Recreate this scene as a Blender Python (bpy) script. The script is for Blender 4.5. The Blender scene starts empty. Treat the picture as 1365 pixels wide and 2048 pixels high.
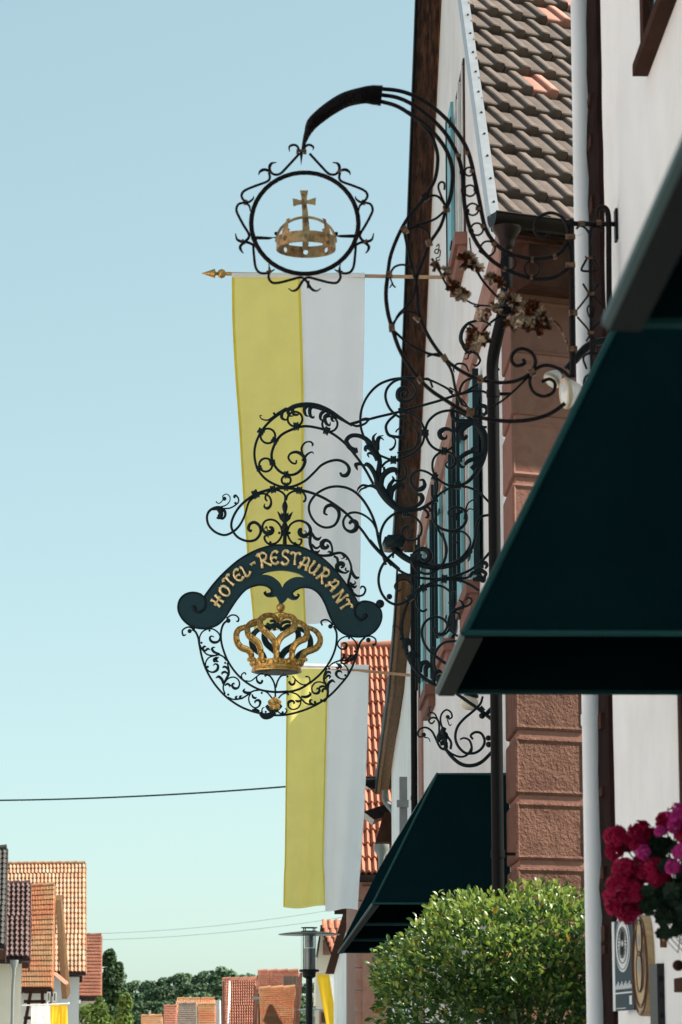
import bpy, bmesh, math, random
from mathutils import Vector, Matrix
random.seed(7)
SC = bpy.context.scene
COL = SC.collection
# ------------------------------------------------------------------ camera, light, exposure
F, CX, CY = 5689.0, 682.5, 1024.0            # focal length and centre in photograph pixels (1365 x 2048)
PITCH = math.atan((2100 - CY) / F)
YAW = math.atan((CX - 560) / F * math.cos(PITCH))
CAMP = Vector((0, 0, 1.6))
FW = Vector((math.sin(YAW) * math.cos(PITCH), math.cos(YAW) * math.cos(PITCH), math.sin(PITCH)))
RT = Vector((math.cos(YAW), -math.sin(YAW), 0))
UP = RT.cross(FW)
cam = bpy.data.cameras.new('camera')
cam.sensor_fit = 'VERTICAL'; cam.sensor_height = 36.0; cam.lens = F / 2048 * 36
cam.clip_start = 0.1; cam.clip_end = 6000
cam.dof.use_dof = True; cam.dof.focus_distance = 24.3; cam.dof.aperture_fstop = 9.0
camo = bpy.data.objects.new('camera', cam); COL.objects.link(camo)
camo.matrix_world = Matrix(((RT.x, UP.x, -FW.x, CAMP.x), (RT.y, UP.y, -FW.y, CAMP.y), (RT.z, UP.z, -FW.z, CAMP.z), (0, 0, 0, 1)))
SC.camera = camo

SUN = Vector((0.70, 0.05, 0.71)).normalized()
W = bpy.data.worlds.new('World'); SC.world = W; W.use_nodes = True
nt = W.node_tree; nt.nodes.clear()
wo = nt.nodes.new('ShaderNodeOutputWorld'); bg = nt.nodes.new('ShaderNodeBackground')
sky = nt.nodes.new('ShaderNodeTexSky'); sky.sky_type = 'NISHITA'; sky.sun_disc = False
sky.sun_elevation = math.asin(SUN.z); sky.sun_rotation = math.atan2(SUN.x, SUN.y)
sky.altitude = 200; sky.air_density = 0.68; sky.dust_density = 1.6; sky.ozone_density = 2.0
bw = nt.nodes.new('ShaderNodeRGBToBW'); pal = nt.nodes.new('ShaderNodeMix'); pal.data_type = 'RGBA'; pal.inputs[0].default_value = 0.0
nt.links.new(sky.outputs[0], bw.inputs[0]); nt.links.new(sky.outputs[0], pal.inputs[6]); nt.links.new(bw.outputs[0], pal.inputs[7])
tint = nt.nodes.new('ShaderNodeMix'); tint.data_type = 'RGBA'; tint.blend_type = 'MULTIPLY'
tint.inputs[0].default_value = 1.0; tint.inputs[7].default_value = (1.12, 1.31, 1.13, 1)
gm = nt.nodes.new('ShaderNodeGamma'); gm.inputs[1].default_value = 0.5; nt.links.new(pal.outputs[2], gm.inputs[0]); nt.links.new(gm.outputs[0], tint.inputs[6]); nt.links.new(tint.outputs[2], bg.inputs[0])
bg.inputs[1].default_value = 0.15
nt.links.new(bg.outputs[0], wo.inputs[0])
sl = bpy.data.lights.new('sun', 'SUN'); sl.energy = 5.0; sl.angle = math.radians(0.5); sl.color = (1.0, 0.93, 0.82)
so = bpy.data.objects.new('sun', sl); COL.objects.link(so)
so.rotation_euler = SUN.to_track_quat('Z', 'Y').to_euler(); so.location = (20, 10, 40)
SC.view_settings.view_transform = 'Standard'; SC.view_settings.look = 'None'
SC.view_settings.exposure = 1.27; SC.view_settings.gamma = 1.0; SC.view_settings.use_curve_mapping = False

# ------------------------------------------------------------------ photograph geometry
def ray(px, py): return FW + RT * ((px - CX) / F) + UP * ((CY - py) / F)
def P(px, py, Y):
    d = ray(px, py); return CAMP + d * (Y / d.y)
def PXP(px, py, X):
    d = ray(px, py); return CAMP + d * (X / d.x)
def ppm(px, py, Y):                      # pixels per metre at that depth
    d = ray(px, py); return F / (Y / d.y)
def proj(p):
    q = Vector(p) - CAMP; t = q.dot(FW); return CX + F * q.dot(RT) / t, CY - F * q.dot(UP) / t
CROP = dict(K1=(400, 130, 3.4125), K2=(740, 130, 2.625), K3=(740, 480, 2.625), K4=(400, 740, 3.4125), K5=(340, 1060, 2.9674),
            K6=(700, 740, 4.0147), K7=(740, 1080, 4.2667), K8=(800, 0, 2.4159), K9=(1000, 380, 3.7397), K10=(0, 1680, 4.55),
            K11=(240, 1800, 2.625), K12=(640, 1500, 3.4125), K14=(560, 1280, 3.53), M1=(450, 1190, 6.2045), M2=(380, 1220, 6.825),
            M3=(540, 1220, 5.9348), M4=(400, 960, 5.6875), M5=(580, 1030, 6.825), M6=(840, 480, 4.55), M7=(1180, 1600, 4.573),
            M8=(400, 1090, 4.0147), N2=(690, 860, 7.583), N3=(840, 740, 7.583), N5=(740, 1060, 8.531), N7=(780, 1240, 7.583), N8=(840, 320, 7.583),
            PX=(0, 0, 1.0))
def cv(k, pts):
    ox, oy, s = CROP[k]; return [(ox + x / s, oy + y / s) for x, y in pts]

# ------------------------------------------------------------------ materials
def mat(name, col, rough=0.6, metal=0.0, var=0.15, vscale=6.0, bump=0.0, bscale=40.0, rnd=0.0, col2=None, c2pos=(0.45, 0.6), c2scale=3.0, spec=0.2, trans=None, coat=0.0, stretch=None):
    m = bpy.data.materials.new(name); m.use_nodes = True
    t = m.node_tree; b = t.nodes['Principled BSDF']; L = t.links.new
    b.inputs['Roughness'].default_value = rough; b.inputs['Metallic'].default_value = metal
    b.inputs['Specular IOR Level'].default_value = spec; b.inputs['Coat Weight'].default_value = coat
    geo = t.nodes.new('ShaderNodeNewGeometry'); src = geo.outputs['Position']
    if stretch:
        mp = t.nodes.new('ShaderNodeMapping'); mp.inputs['Scale'].default_value = stretch; L(src, mp.inputs[0]); src = mp.outputs[0]
    nz = t.nodes.new('ShaderNodeTexNoise'); nz.inputs['Scale'].default_value = vscale; nz.inputs['Detail'].default_value = 6
    L(src, nz.inputs['Vector'])
    c = t.nodes.new('ShaderNodeRGB'); c.outputs[0].default_value = (*col, 1); cur = c.outputs[0]
    if col2:
        n2 = t.nodes.new('ShaderNodeTexNoise'); n2.inputs['Scale'].default_value = c2scale; n2.inputs['Detail'].default_value = 8; n2.inputs['Roughness'].default_value = 0.65
        L(src, n2.inputs['Vector'])
        r = t.nodes.new('ShaderNodeMapRange'); r.inputs[1].default_value = c2pos[0]; r.inputs[2].default_value = c2pos[1]
        L(n2.outputs[0], r.inputs[0])
        mx = t.nodes.new('ShaderNodeMix'); mx.data_type = 'RGBA'; L(r.outputs[0], mx.inputs[0]); L(cur, mx.inputs[6]); mx.inputs[7].default_value = (*col2, 1); cur = mx.outputs[2]
    mr = t.nodes.new('ShaderNodeMapRange'); mr.inputs[1].default_value = 0.25; mr.inputs[2].default_value = 0.75
    mr.inputs[3].default_value = 1 - var; mr.inputs[4].default_value = 1 + var; L(nz.outputs[0], mr.inputs[0])
    val = mr.outputs[0]
    if rnd:
        oi = t.nodes.new('ShaderNodeObjectInfo'); r2 = t.nodes.new('ShaderNodeMapRange'); r2.inputs[3].default_value = 1 - rnd; r2.inputs[4].default_value = 1 + rnd
        L(oi.outputs['Random'], r2.inputs[0]); mm = t.nodes.new('ShaderNodeMath'); mm.operation = 'MULTIPLY'; L(val, mm.inputs[0]); L(r2.outputs[0], mm.inputs[1]); val = mm.outputs[0]
    vm = t.nodes.new('ShaderNodeVectorMath'); vm.operation = 'SCALE'; L(cur, vm.inputs[0]); L(val, vm.inputs['Scale'])
    L(vm.outputs[0], b.inputs['Base Color'])
    if bump:
        nb = t.nodes.new('ShaderNodeTexNoise'); nb.inputs['Scale'].default_value = bscale; nb.inputs['Detail'].default_value = 7; nb.inputs['Roughness'].default_value = 0.6
        L(src, nb.inputs['Vector']); bp = t.nodes.new('ShaderNodeBump'); bp.inputs['Strength'].default_value = 1.0; bp.inputs['Distance'].default_value = bump
        L(nb.outputs[0], bp.inputs['Height']); L(bp.outputs[0], b.inputs['Normal'])
    if trans:
        tr = t.nodes.new('ShaderNodeBsdfTranslucent'); L(vm.outputs[0], tr.inputs[0]); ms = t.nodes.new('ShaderNodeMixShader'); ms.inputs[0].default_value = trans
        L(b.outputs[0], ms.inputs[1]); L(tr.outputs[0], ms.inputs[2]); L(ms.outputs[0], t.nodes['Material Output'].inputs[0])
    return m
M = dict(
    iron=mat('teal_black_iron', (0.003, 0.0095, 0.0125), 0.42, 0.0, 0.35, 30, 0.0015, 120, spec=0.18),
    iron2=mat('brown_black_iron', (0.006, 0.005, 0.0055), 0.55, 0.0, 0.4, 40, 0.001, 150, spec=0.12, col2=(0.02, 0.009, 0.006), c2scale=25, c2pos=(0.5, 0.7)),
    brass=mat('worn_brass_collar', (0.15, 0.085, 0.05), 0.4, 0.6, 0.4, 60, 0.001, 100, col2=(0.05, 0.02, 0.01), c2scale=50),
    board=mat('teal_painted_board', (0.007, 0.032, 0.040), 0.42, 0, 0.18, 9, 0.0006, 60, spec=0.25),
    letter=mat('gilded_lettering', (0.85, 0.64, 0.33), 0.36, 0.55, 0.3, 40, 0.003, 45, col2=(0.32, 0.16, 0.05), c2scale=35, c2pos=(0.56, 0.72)),
    gold=mat('aged_gold', (0.55, 0.33, 0.10), 0.34, 0.75, 0.35, 40, 0.002, 60, col2=(0.10, 0.05, 0.02), c2scale=28, c2pos=(0.55, 0.72)),
    crownplate=mat('weathered_gilt_sheet', (0.40, 0.27, 0.13), 0.42, 0.6, 0.35, 40, 0.001, 80, col2=(0.10, 0.05, 0.025), c2scale=22, c2pos=(0.5, 0.68)),
    leafgilt=mat('rusty_gilt_leaf', (0.46, 0.37, 0.26), 0.34, 0.55, 0.5, 30, 0.002, 80, col2=(0.075, 0.022, 0.008), c2scale=14, c2pos=(0.40, 0.52)),
    plaster=mat('white_plaster', (0.78, 0.78, 0.78), 0.9, 0, 0.05, 1.2, 0.002, 90, col2=(0.68, 0.665, 0.65), c2scale=0.7, c2pos=(0.45, 0.75)),
    plasterA=mat('white_rough_plaster', (0.80, 0.80, 0.80), 0.9, 0, 0.06, 2.0, 0.004, 70, col2=(0.68, 0.67, 0.655), c2scale=1.1, c2pos=(0.48, 0.85)),
    sandr=mat('rough_red_brown_sandstone', (0.215, 0.105, 0.076), 0.9, 0, 0.22, 6, 0.045, 34, rnd=0.18, col2=(0.13, 0.06, 0.044), c2scale=6),
    sand=mat('red_brown_sandstone', (0.25, 0.122, 0.094), 0.85, 0, 0.2, 5, 0.006, 26, rnd=0.18, col2=(0.19, 0.088, 0.068), c2scale=5),
    pink=mat('pink_sandstone', (0.34, 0.195, 0.155), 0.85, 0, 0.15, 4, 0.004, 40, col2=(0.32, 0.16, 0.12), c2scale=3),
    wood=mat('dark_brown_wood', (0.075, 0.036, 0.021), 0.55, 0, 0.5, 5, 0.006, 14, stretch=(6, 1.0, 1.0), col2=(0.026, 0.013, 0.010), c2scale=4),
    woodl=mat('lighter_brown_wood', (0.16, 0.085, 0.038), 0.6, 0, 0.4, 5, 0.003, 14, stretch=(6, 1, 1)),
    post=mat('blackened_timber_post', (0.016, 0.008, 0.007), 0.95, spec=0.03, metal=0.0, var=0.4, vscale=6, bump=0.006, bscale=20),
    timber=mat('red_brown_timber', (0.050, 0.024, 0.018), 0.95, spec=0.03, metal=0.0, var=0.35, vscale=6, bump=0.006, bscale=20),
    poleW=mat('pine_flag_pole', (0.46, 0.29, 0.17), 0.5, 0, 0.2, 10),
    blackp=mat('black_metal_pipe', (0.004, 0.0035, 0.004), 0.5, 0.0, 0.25, 8, 0.0005, 60, spec=0.10),
    whitep=mat('white_painted_pipe', (0.72, 0.74, 0.76), 0.45, 0, 0.05, 3, 0.0005, 40),
    gutter=mat('dark_gutter_metal', (0.018, 0.012, 0.012), 0.32, 0.5, 0.3, 6),
    flash=mat('grey_verge_flashing', (0.42, 0.43, 0.45), 0.42, 0.6, 0.12, 8, 0.0006, 30),
    screw=mat('dark_screw', (0.05, 0.05, 0.05), 0.5, 0.7),
    tileB=mat('grey_brown_tile', (0.120, 0.092, 0.078), 0.62, 0, 0.22, 7, 0.003, 60, rnd=0.16, col2=(0.085, 0.07, 0.064), c2scale=9, c2pos=(0.5, 0.75)),
    tileBp=mat('salmon_tile', (0.40, 0.19, 0.145), 0.6, 0, 0.15, 8, 0.002, 60, rnd=0.1),
    tileR=mat('red_orange_tile', (0.37, 0.135, 0.078), 0.6, 0, 0.2, 3, 0.0, 40, rnd=0.14),
    tileO=mat('orange_tile', (0.42, 0.165, 0.08), 0.65, 0, 0.22, 1.5, rnd=0.12, col2=(0.38, 0.22, 0.115), c2scale=0.5),
    tileO2=mat('sandy_orange_tile', (0.41, 0.205, 0.12), 0.7, 0, 0.2, 1.3, rnd=0.16, col2=(0.37, 0.26, 0.175), c2scale=1.6),
    tileO3=mat('dull_red_tile', (0.31, 0.13, 0.085), 0.7, 0, 0.2, 1.3, rnd=0.14),
    tileD=mat('dark_plum_tile', (0.10, 0.058, 0.055), 0.5, 0, 0.2, 2, rnd=0.2),
    tileK=mat('blackish_tile', (0.05, 0.046, 0.042), 0.55, 0, 0.2, 2, rnd=0.2),
    tileG=mat('grey_weathered_tile', (0.19, 0.155, 0.13), 0.7, 0, 0.25, 1.5),
    under=mat('roof_underlay', (0.045, 0.022, 0.018), 0.9),
    teal=mat('teal_shutter_paint', (0.17, 0.40, 0.45), 0.45, 0, 0.08, 3, 0.0005, 60),
    tealD=mat('dark_teal_paint', (0.005, 0.017, 0.020), 0.5),
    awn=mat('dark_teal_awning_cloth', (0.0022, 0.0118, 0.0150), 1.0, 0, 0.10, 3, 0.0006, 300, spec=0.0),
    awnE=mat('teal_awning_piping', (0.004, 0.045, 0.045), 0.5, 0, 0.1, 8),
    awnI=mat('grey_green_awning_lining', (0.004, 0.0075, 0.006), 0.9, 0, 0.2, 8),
    yellow=mat('yellow_flag_cloth', (0.99, 0.86, 0.27), 0.8, 0, 0.05, 3, 0.0, trans=0.62, spec=0.05),
    yellow2=mat('deep_yellow_flag_cloth', (0.84, 0.52, 0.035), 0.8, 0, 0.05, 3, 0.0, trans=0.45, spec=0.1),
    hemY=mat('deep_yellow_hem', (0.82, 0.71, 0.13), 0.8, 0, 0.05, 3, 0.0, trans=0.5, spec=0.1),
    white=mat('white_flag_cloth', (0.95, 0.97, 0.98), 0.8, 0, 0.03, 3, 0.0, trans=0.42, spec=0.1),
    cream=mat('cream_render', (0.66, 0.61, 0.52), 0.9, 0, 0.06, 0.8),
    lilac=mat('greyish_render', (0.53, 0.53, 0.54), 0.9, 0, 0.06, 0.8),
    glass=mat('dark_window_glass', (0.015, 0.02, 0.022), 0.08, 0, 0.1, 3, spec=0.8),
    whitepaint=mat('white_window_paint', (0.75, 0.75, 0.73), 0.5),
    grey=mat('grey_metal_box', (0.23, 0.25, 0.25), 0.5, 0.1, 0.1, 6),
    greyD=mat('dark_grey_intercom', (0.02, 0.021, 0.024), 0.5, 0.0, 0.1, 6),
    lampW=mat('cream_lamp_glass', (0.62, 0.58, 0.48), 0.25, 0, 0.08, 12, coat=0.4),
    spotW=mat('pale_spot_reflector', (0.62, 0.64, 0.60), 0.22, 0.0, 0.2, 30, coat=0.6),
    spotY=mat('yellowed_lamp_rim', (0.42, 0.38, 0.27), 0.3, 0, 0.2, 20, coat=0.3),
    lampB=mat('black_lamp_paint', (0.006, 0.008, 0.009), 0.4, 0, 0.1, 6),
    shade=mat('blue_grey_lamp_shade', (0.10, 0.15, 0.17), 0.35, 0.2, 0.1, 4),
    louvre=mat('grey_lamp_louvre', (0.13, 0.14, 0.15), 0.4, 0.4, 0.1, 4),
    plaque=mat('blue_plaque', (0.006, 0.032, 0.050), 0.6, 0, 0.08, 6, spec=0.15),
    plaqueW=mat('white_plaque_print', (0.62, 0.66, 0.68), 0.5),
    plaqueK=mat('dark_plaque_print', (0.02, 0.025, 0.03), 0.5),
    oval=mat('tan_wood_sign', (0.45, 0.32, 0.17), 0.5, 0, 0.15, 14, stretch=(1, 4, 1), col2=(0.36, 0.23, 0.11), c2scale=8),
    ovalD=mat('brown_sign_paint', (0.09, 0.035, 0.018), 0.5),
    petalR=mat('crimson_petal', (0.36, 0.004, 0.05), 0.6, 0, 0.25, 40, trans=0.25, spec=0.2),
    petalM=mat('magenta_petal', (0.52, 0.035, 0.24), 0.6, 0, 0.25, 40, trans=0.25, spec=0.2),
    gleaf=mat('dark_geranium_leaf', (0.009, 0.024, 0.012), 0.6, 0, 0.3, 30, trans=0.2, spec=0.25),
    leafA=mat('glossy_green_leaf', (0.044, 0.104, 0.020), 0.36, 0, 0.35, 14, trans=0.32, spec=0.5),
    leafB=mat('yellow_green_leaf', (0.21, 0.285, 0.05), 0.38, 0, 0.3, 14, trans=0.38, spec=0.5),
    leafC=mat('ochre_dry_leaf', (0.32, 0.16, 0.025), 0.6, 0, 0.3, 14, trans=0.3),
    twig=mat('brown_twig', (0.06, 0.04, 0.025), 0.8),
    tree1=mat('dark_tree_leaf', (0.055, 0.10, 0.040), 0.7, 0, 0.35, 0.8, trans=0.25, spec=0.2),
    tree2=mat('light_tree_leaf', (0.11, 0.165, 0.035), 0.7, 0, 0.35, 0.8, trans=0.3, spec=0.2),
    forest=mat('forest_leaf', (0.095, 0.15, 0.085), 0.8, 0, 0.45, 0.05, trans=0.15, spec=0.1),
    hill=mat('hill_grass', (0.06, 0.085, 0.035), 0.95, 0, 0.2, 0.02),
    road=mat('pale_cobbled_road', (0.46, 0.45, 0.445), 0.9, 0, 0.2, 0.6, 0.004, 60),
    pave=mat('pale_paving', (0.40, 0.38, 0.35), 0.9, 0, 0.12, 2, 0.003, 30),
    kerb=mat('granite_kerb', (0.34, 0.33, 0.32), 0.85, 0, 0.2, 12),
    cable=mat('black_cable', (0.02, 0.045, 0.05), 0.6),
    lgl=None)
g = bpy.data.materials.new('clear_lamp_glass'); g.use_nodes = True
gt = g.node_tree; gt.nodes.remove(gt.nodes['Principled BSDF']); ga = gt.nodes.new('ShaderNodeBsdfTransparent'); ga.inputs[0].default_value = (0.93, 0.96, 0.96, 1)
gb = gt.nodes.new('ShaderNodeBsdfGlossy'); gb.inputs['Roughness'].default_value = 0.05; gx2 = gt.nodes.new('ShaderNodeMixShader'); gx2.inputs[0].default_value = 0.12
gt.links.new(ga.outputs[0], gx2.inputs[1]); gt.links.new(gb.outputs[0], gx2.inputs[2]); gt.links.new(gx2.outputs[0], gt.nodes['Material Output'].inputs[0])
M['lgl'] = g

# ------------------------------------------------------------------ mesh helpers
class MB:
    def __init__(s): s.v = []; s.f = []; s.m = []; s.mi = 0
    def add(s, vs, fs):
        o = len(s.v); s.v += [tuple(x) for x in vs]; s.f += [tuple(o + i for i in f) for f in fs]; s.m += [s.mi] * len(fs)
    def box(s, c, h, ax=None):
        c = Vector(c); X, Y, Z = ax or (Vector((1, 0, 0)), Vector((0, 1, 0)), Vector((0, 0, 1)))
        s.add([c + X * (h[0] * i) + Y * (h[1] * j) + Z * (h[2] * k) for i in (-1, 1) for j in (-1, 1) for k in (-1, 1)],
              [(0, 1, 3, 2), (4, 6, 7, 5), (0, 4, 5, 1), (2, 3, 7, 6), (0, 2, 6, 4), (1, 5, 7, 3)])
    def box2(s, a, b):
        a = Vector(a); b = Vector(b); s.box((a + b) / 2, [(abs(b[i] - a[i])) / 2 for i in range(3)])
    def prism(s, poly, d):                       # closed polygon (3D points) extruded by d
        n = len(poly); d = Vector(d); poly = [Vector(p) for p in poly]
        s.add(poly + [p + d for p in poly], [tuple(range(n))[::-1], tuple(range(n, 2 * n))] + [(i, (i + 1) % n, n + (i + 1) % n, n + i) for i in range(n)])
    def tube(s, pts, rad, sides=8, flat=None, axis=None, closed=False):
        pts = [Vector(p) for p in pts]; n = len(pts)
        if not hasattr(rad, '__len__'): rad = [rad] * n
        vs = []; nr = None
        for i, p in enumerate(pts):
            t = (pts[(i + 1) % n] - pts[i - 1]) if closed else (pts[min(i + 1, n - 1)] - pts[max(i - 1, 0)])
            if t.length < 1e-9: t = Vector((0, 0, 1))
            t.normalize()
            if axis is not None:
                b = Vector(axis); b = (b - t * b.dot(t)).normalized(); nr = b.cross(t)
            else:
                if nr is None:
                    a = Vector((0, 0, 1)) if abs(t.z) < 0.9 else Vector((1, 0, 0)); nr = a
                nr = (nr - t * nr.dot(t)).normalized(); b = t.cross(nr)
            fl = 1.0 if flat is None else flat
            for k in range(sides):
                a = 2 * math.pi * k / sides
                vs.append(p + nr * (math.cos(a) * rad[i]) + b * (math.sin(a) * rad[i] * fl))
        fs = []
        for i in range(n if closed else n - 1):
            for k in range(sides):
                a, b2 = i * sides + k, i * sides + (k + 1) % sides; j = ((i + 1) % n) * sides
                fs.append((a, b2, j + (k + 1) % sides, j + k))
        if not closed: fs += [tuple(range(sides))[::-1], tuple((n - 1) * sides + k for k in range(sides))]
        s.add(vs, fs)
    def lathe(s, base, prof, sides=20, axis=(0, 0, 1), sx=1.0):   # prof: (radius, height)
        base = Vector(base); A = Vector(axis).normalized(); X = A.orthogonal().normalized() if abs(A.z) < 0.99 else Vector((1, 0, 0)); Yv = A.cross(X)
        vs = []
        for r, h in prof:
            for k in range(sides):
                a = 2 * math.pi * k / sides; vs.append(base + A * h + X * (math.cos(a) * r * sx) + Yv * (math.sin(a) * r))
        fs = [(i * sides + k, i * sides + (k + 1) % sides, (i + 1) * sides + (k + 1) % sides, (i + 1) * sides + k) for i in range(len(prof) - 1) for k in range(sides)]
        fs += [tuple(range(sides))[::-1], tuple((len(prof) - 1) * sides + k for k in range(sides))]
        s.add(vs, fs)
    def ball(s, c, r, seg=12, sz=1.0):
        s.lathe(c, [(max(r * math.sin(math.pi * i / 8), r * 0.02), -r * sz * math.cos(math.pi * i / 8)) for i in range(9)], seg)
    def grid(s, rows):
        n = len(rows[0]); s.add([p for r in rows for p in r], [(i * n + j, i * n + j + 1, (i + 1) * n + j + 1, (i + 1) * n + j) for i in range(len(rows) - 1) for j in range(n - 1)])
    def mesh(s, name, m, smooth=False, ang=50):
        me = bpy.data.meshes.new(name); me.from_pydata(s.v, [], s.f)
        for x in (m if isinstance(m, (list, tuple)) else [m]): me.materials.append(M[x] if isinstance(x, str) else x)
        if any(s.m): me.polygons.foreach_set('material_index', s.m)
        bm = bmesh.new(); bm.from_mesh(me); bmesh.ops.recalc_face_normals(bm, faces=bm.faces)
        bm.to_mesh(me); bm.free()
        if smooth:
            me.polygons.foreach_set('use_smooth', [True] * len(me.polygons))
            try: me.set_sharp_from_angle(angle=math.radians(ang))
            except Exception: pass
        me.update(); return me
    def build(s, name, m, parent=None, smooth=False, **props):
        return link(name, s.mesh(name, m, smooth), parent, **props)
WORLD = {}
def link(name, data, parent=None, **props):
    o = bpy.data.objects.new(name, data); COL.objects.link(o)
    if parent is not None:
        o.parent = parent; o.matrix_parent_inverse = Matrix.Translation(-WORLD.get(parent, Vector((0, 0, 0))))
    for k, v in props.items(): o[k] = v
    return o
def thing(name, label, cat, loc, group=None):
    o = bpy.data.objects.new(name, None); COL.objects.link(o); o.location = loc; o.empty_display_size = 0.2
    WORLD[o] = Vector(loc); o['label'] = label; o['category'] = cat
    if group: o['group'] = group
    return o
def spline(pts, step=None, n=6, closed=False):
    pts = [tuple(p) for p in pts]; out = []; k = len(pts)
    if k == 2: n = 2
    rng = k if closed else k - 1
    for i in range(rng):
        if closed: a, b, c, d = pts[i - 1], pts[i], pts[(i + 1) % k], pts[(i + 2) % k]
        else:
            b, c = pts[i], pts[i + 1]
            a = pts[i - 1] if i else tuple(2 * b[q] - c[q] for q in range(len(b)))
            d = pts[i + 2] if i + 2 < k else tuple(2 * c[q] - b[q] for q in range(len(b)))
        for j in range(n):
            t = j / n
            out.append(tuple(0.5 * (2 * b[q] + (c[q] - a[q]) * t + (2 * a[q] - 5 * b[q] + 4 * c[q] - d[q]) * t * t + (3 * b[q] - a[q] - 3 * c[q] + d[q]) * t ** 3) for q in range(len(b))))
    if not closed: out.append(pts[-1])
    return out
def wprof(w, n):
    if not hasattr(w, '__len__'): w = [w, w]
    o = []
    for i in range(n):
        t = i / max(n - 1, 1) * (len(w) - 1); k = min(int(t), len(w) - 2); o.append(w[k] + (w[k + 1] - w[k]) * (t - k))
    return o
def fill2d(loops, thick, bev=0.0):
    """flat plate: closed loops of (x, z); returns MB lying in the XZ plane, front at y=-thick/2"""
    cu = bpy.data.curves.new('tmp', 'CURVE'); cu.dimensions = '2D'; cu.fill_mode = 'BOTH'; cu.extrude = thick / 2 - bev; cu.bevel_depth = bev; cu.bevel_resolution = 1
    for lp in loops:
        sp = cu.splines.new('POLY'); sp.points.add(len(lp) - 1); sp.use_cyclic_u = True
        for i, (x, z) in enumerate(lp): sp.points[i].co = (x, z, 0, 1)
    ob = bpy.data.objects.new('tmp', cu); COL.objects.link(ob)
    dg = bpy.context.evaluated_depsgraph_get(); dg.update(); me = bpy.data.meshes.new_from_object(ob.evaluated_get(dg))
    b = MB(); b.add([(v.co.x, -v.co.z, v.co.y) for v in me.vertices], [tuple(p.vertices) for p in me.polygons])
    bpy.data.objects.remove(ob); bpy.data.curves.remove(cu); bpy.data.meshes.remove(me)
    return b
def shift(b, d):
    d = Vector(d); b.v = [tuple(Vector(v) + d) for v in b.v]; return b
# ------------------------------------------------------------------ ground, road, pavement
def structure(name, b, m, parent=None, smooth=False): return b.build(name, m, parent, smooth, kind='structure')
b = MB(); b.box2((-1500, -60, -0.30), (1500, 3000, -0.14)); structure('ground', b, 'hill')
b = MB(); b.box2((-9.2, -40, -0.136), (-0.35, 200, -0.12)); structure('road', b, 'road')
b = MB(); b.box2((-0.2, -40, -0.136), (2.4, 200, 0.0)); structure('pavement', b, 'pave')
b = MB(); b.box2((-14.0, -40, -0.136), (-9.35, 200, 0.0)); structure('pavement', b, 'pave')
for xk in (-0.35, -9.35):
    k0 = MB()
    for i in range(120): k0.box2((xk, -40 + i * 2.0, -0.136), (xk + 0.15, -40 + i * 2.0 + 1.98, 0.006))
    structure('kerb', k0, 'kerb')

EYE = 1.6
XA, XB = 1.455, 1.915
def HZ(py, Y): return EYE + (2100 - py) / F * Y       # height seen at row py and street depth Y (centre column)
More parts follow.
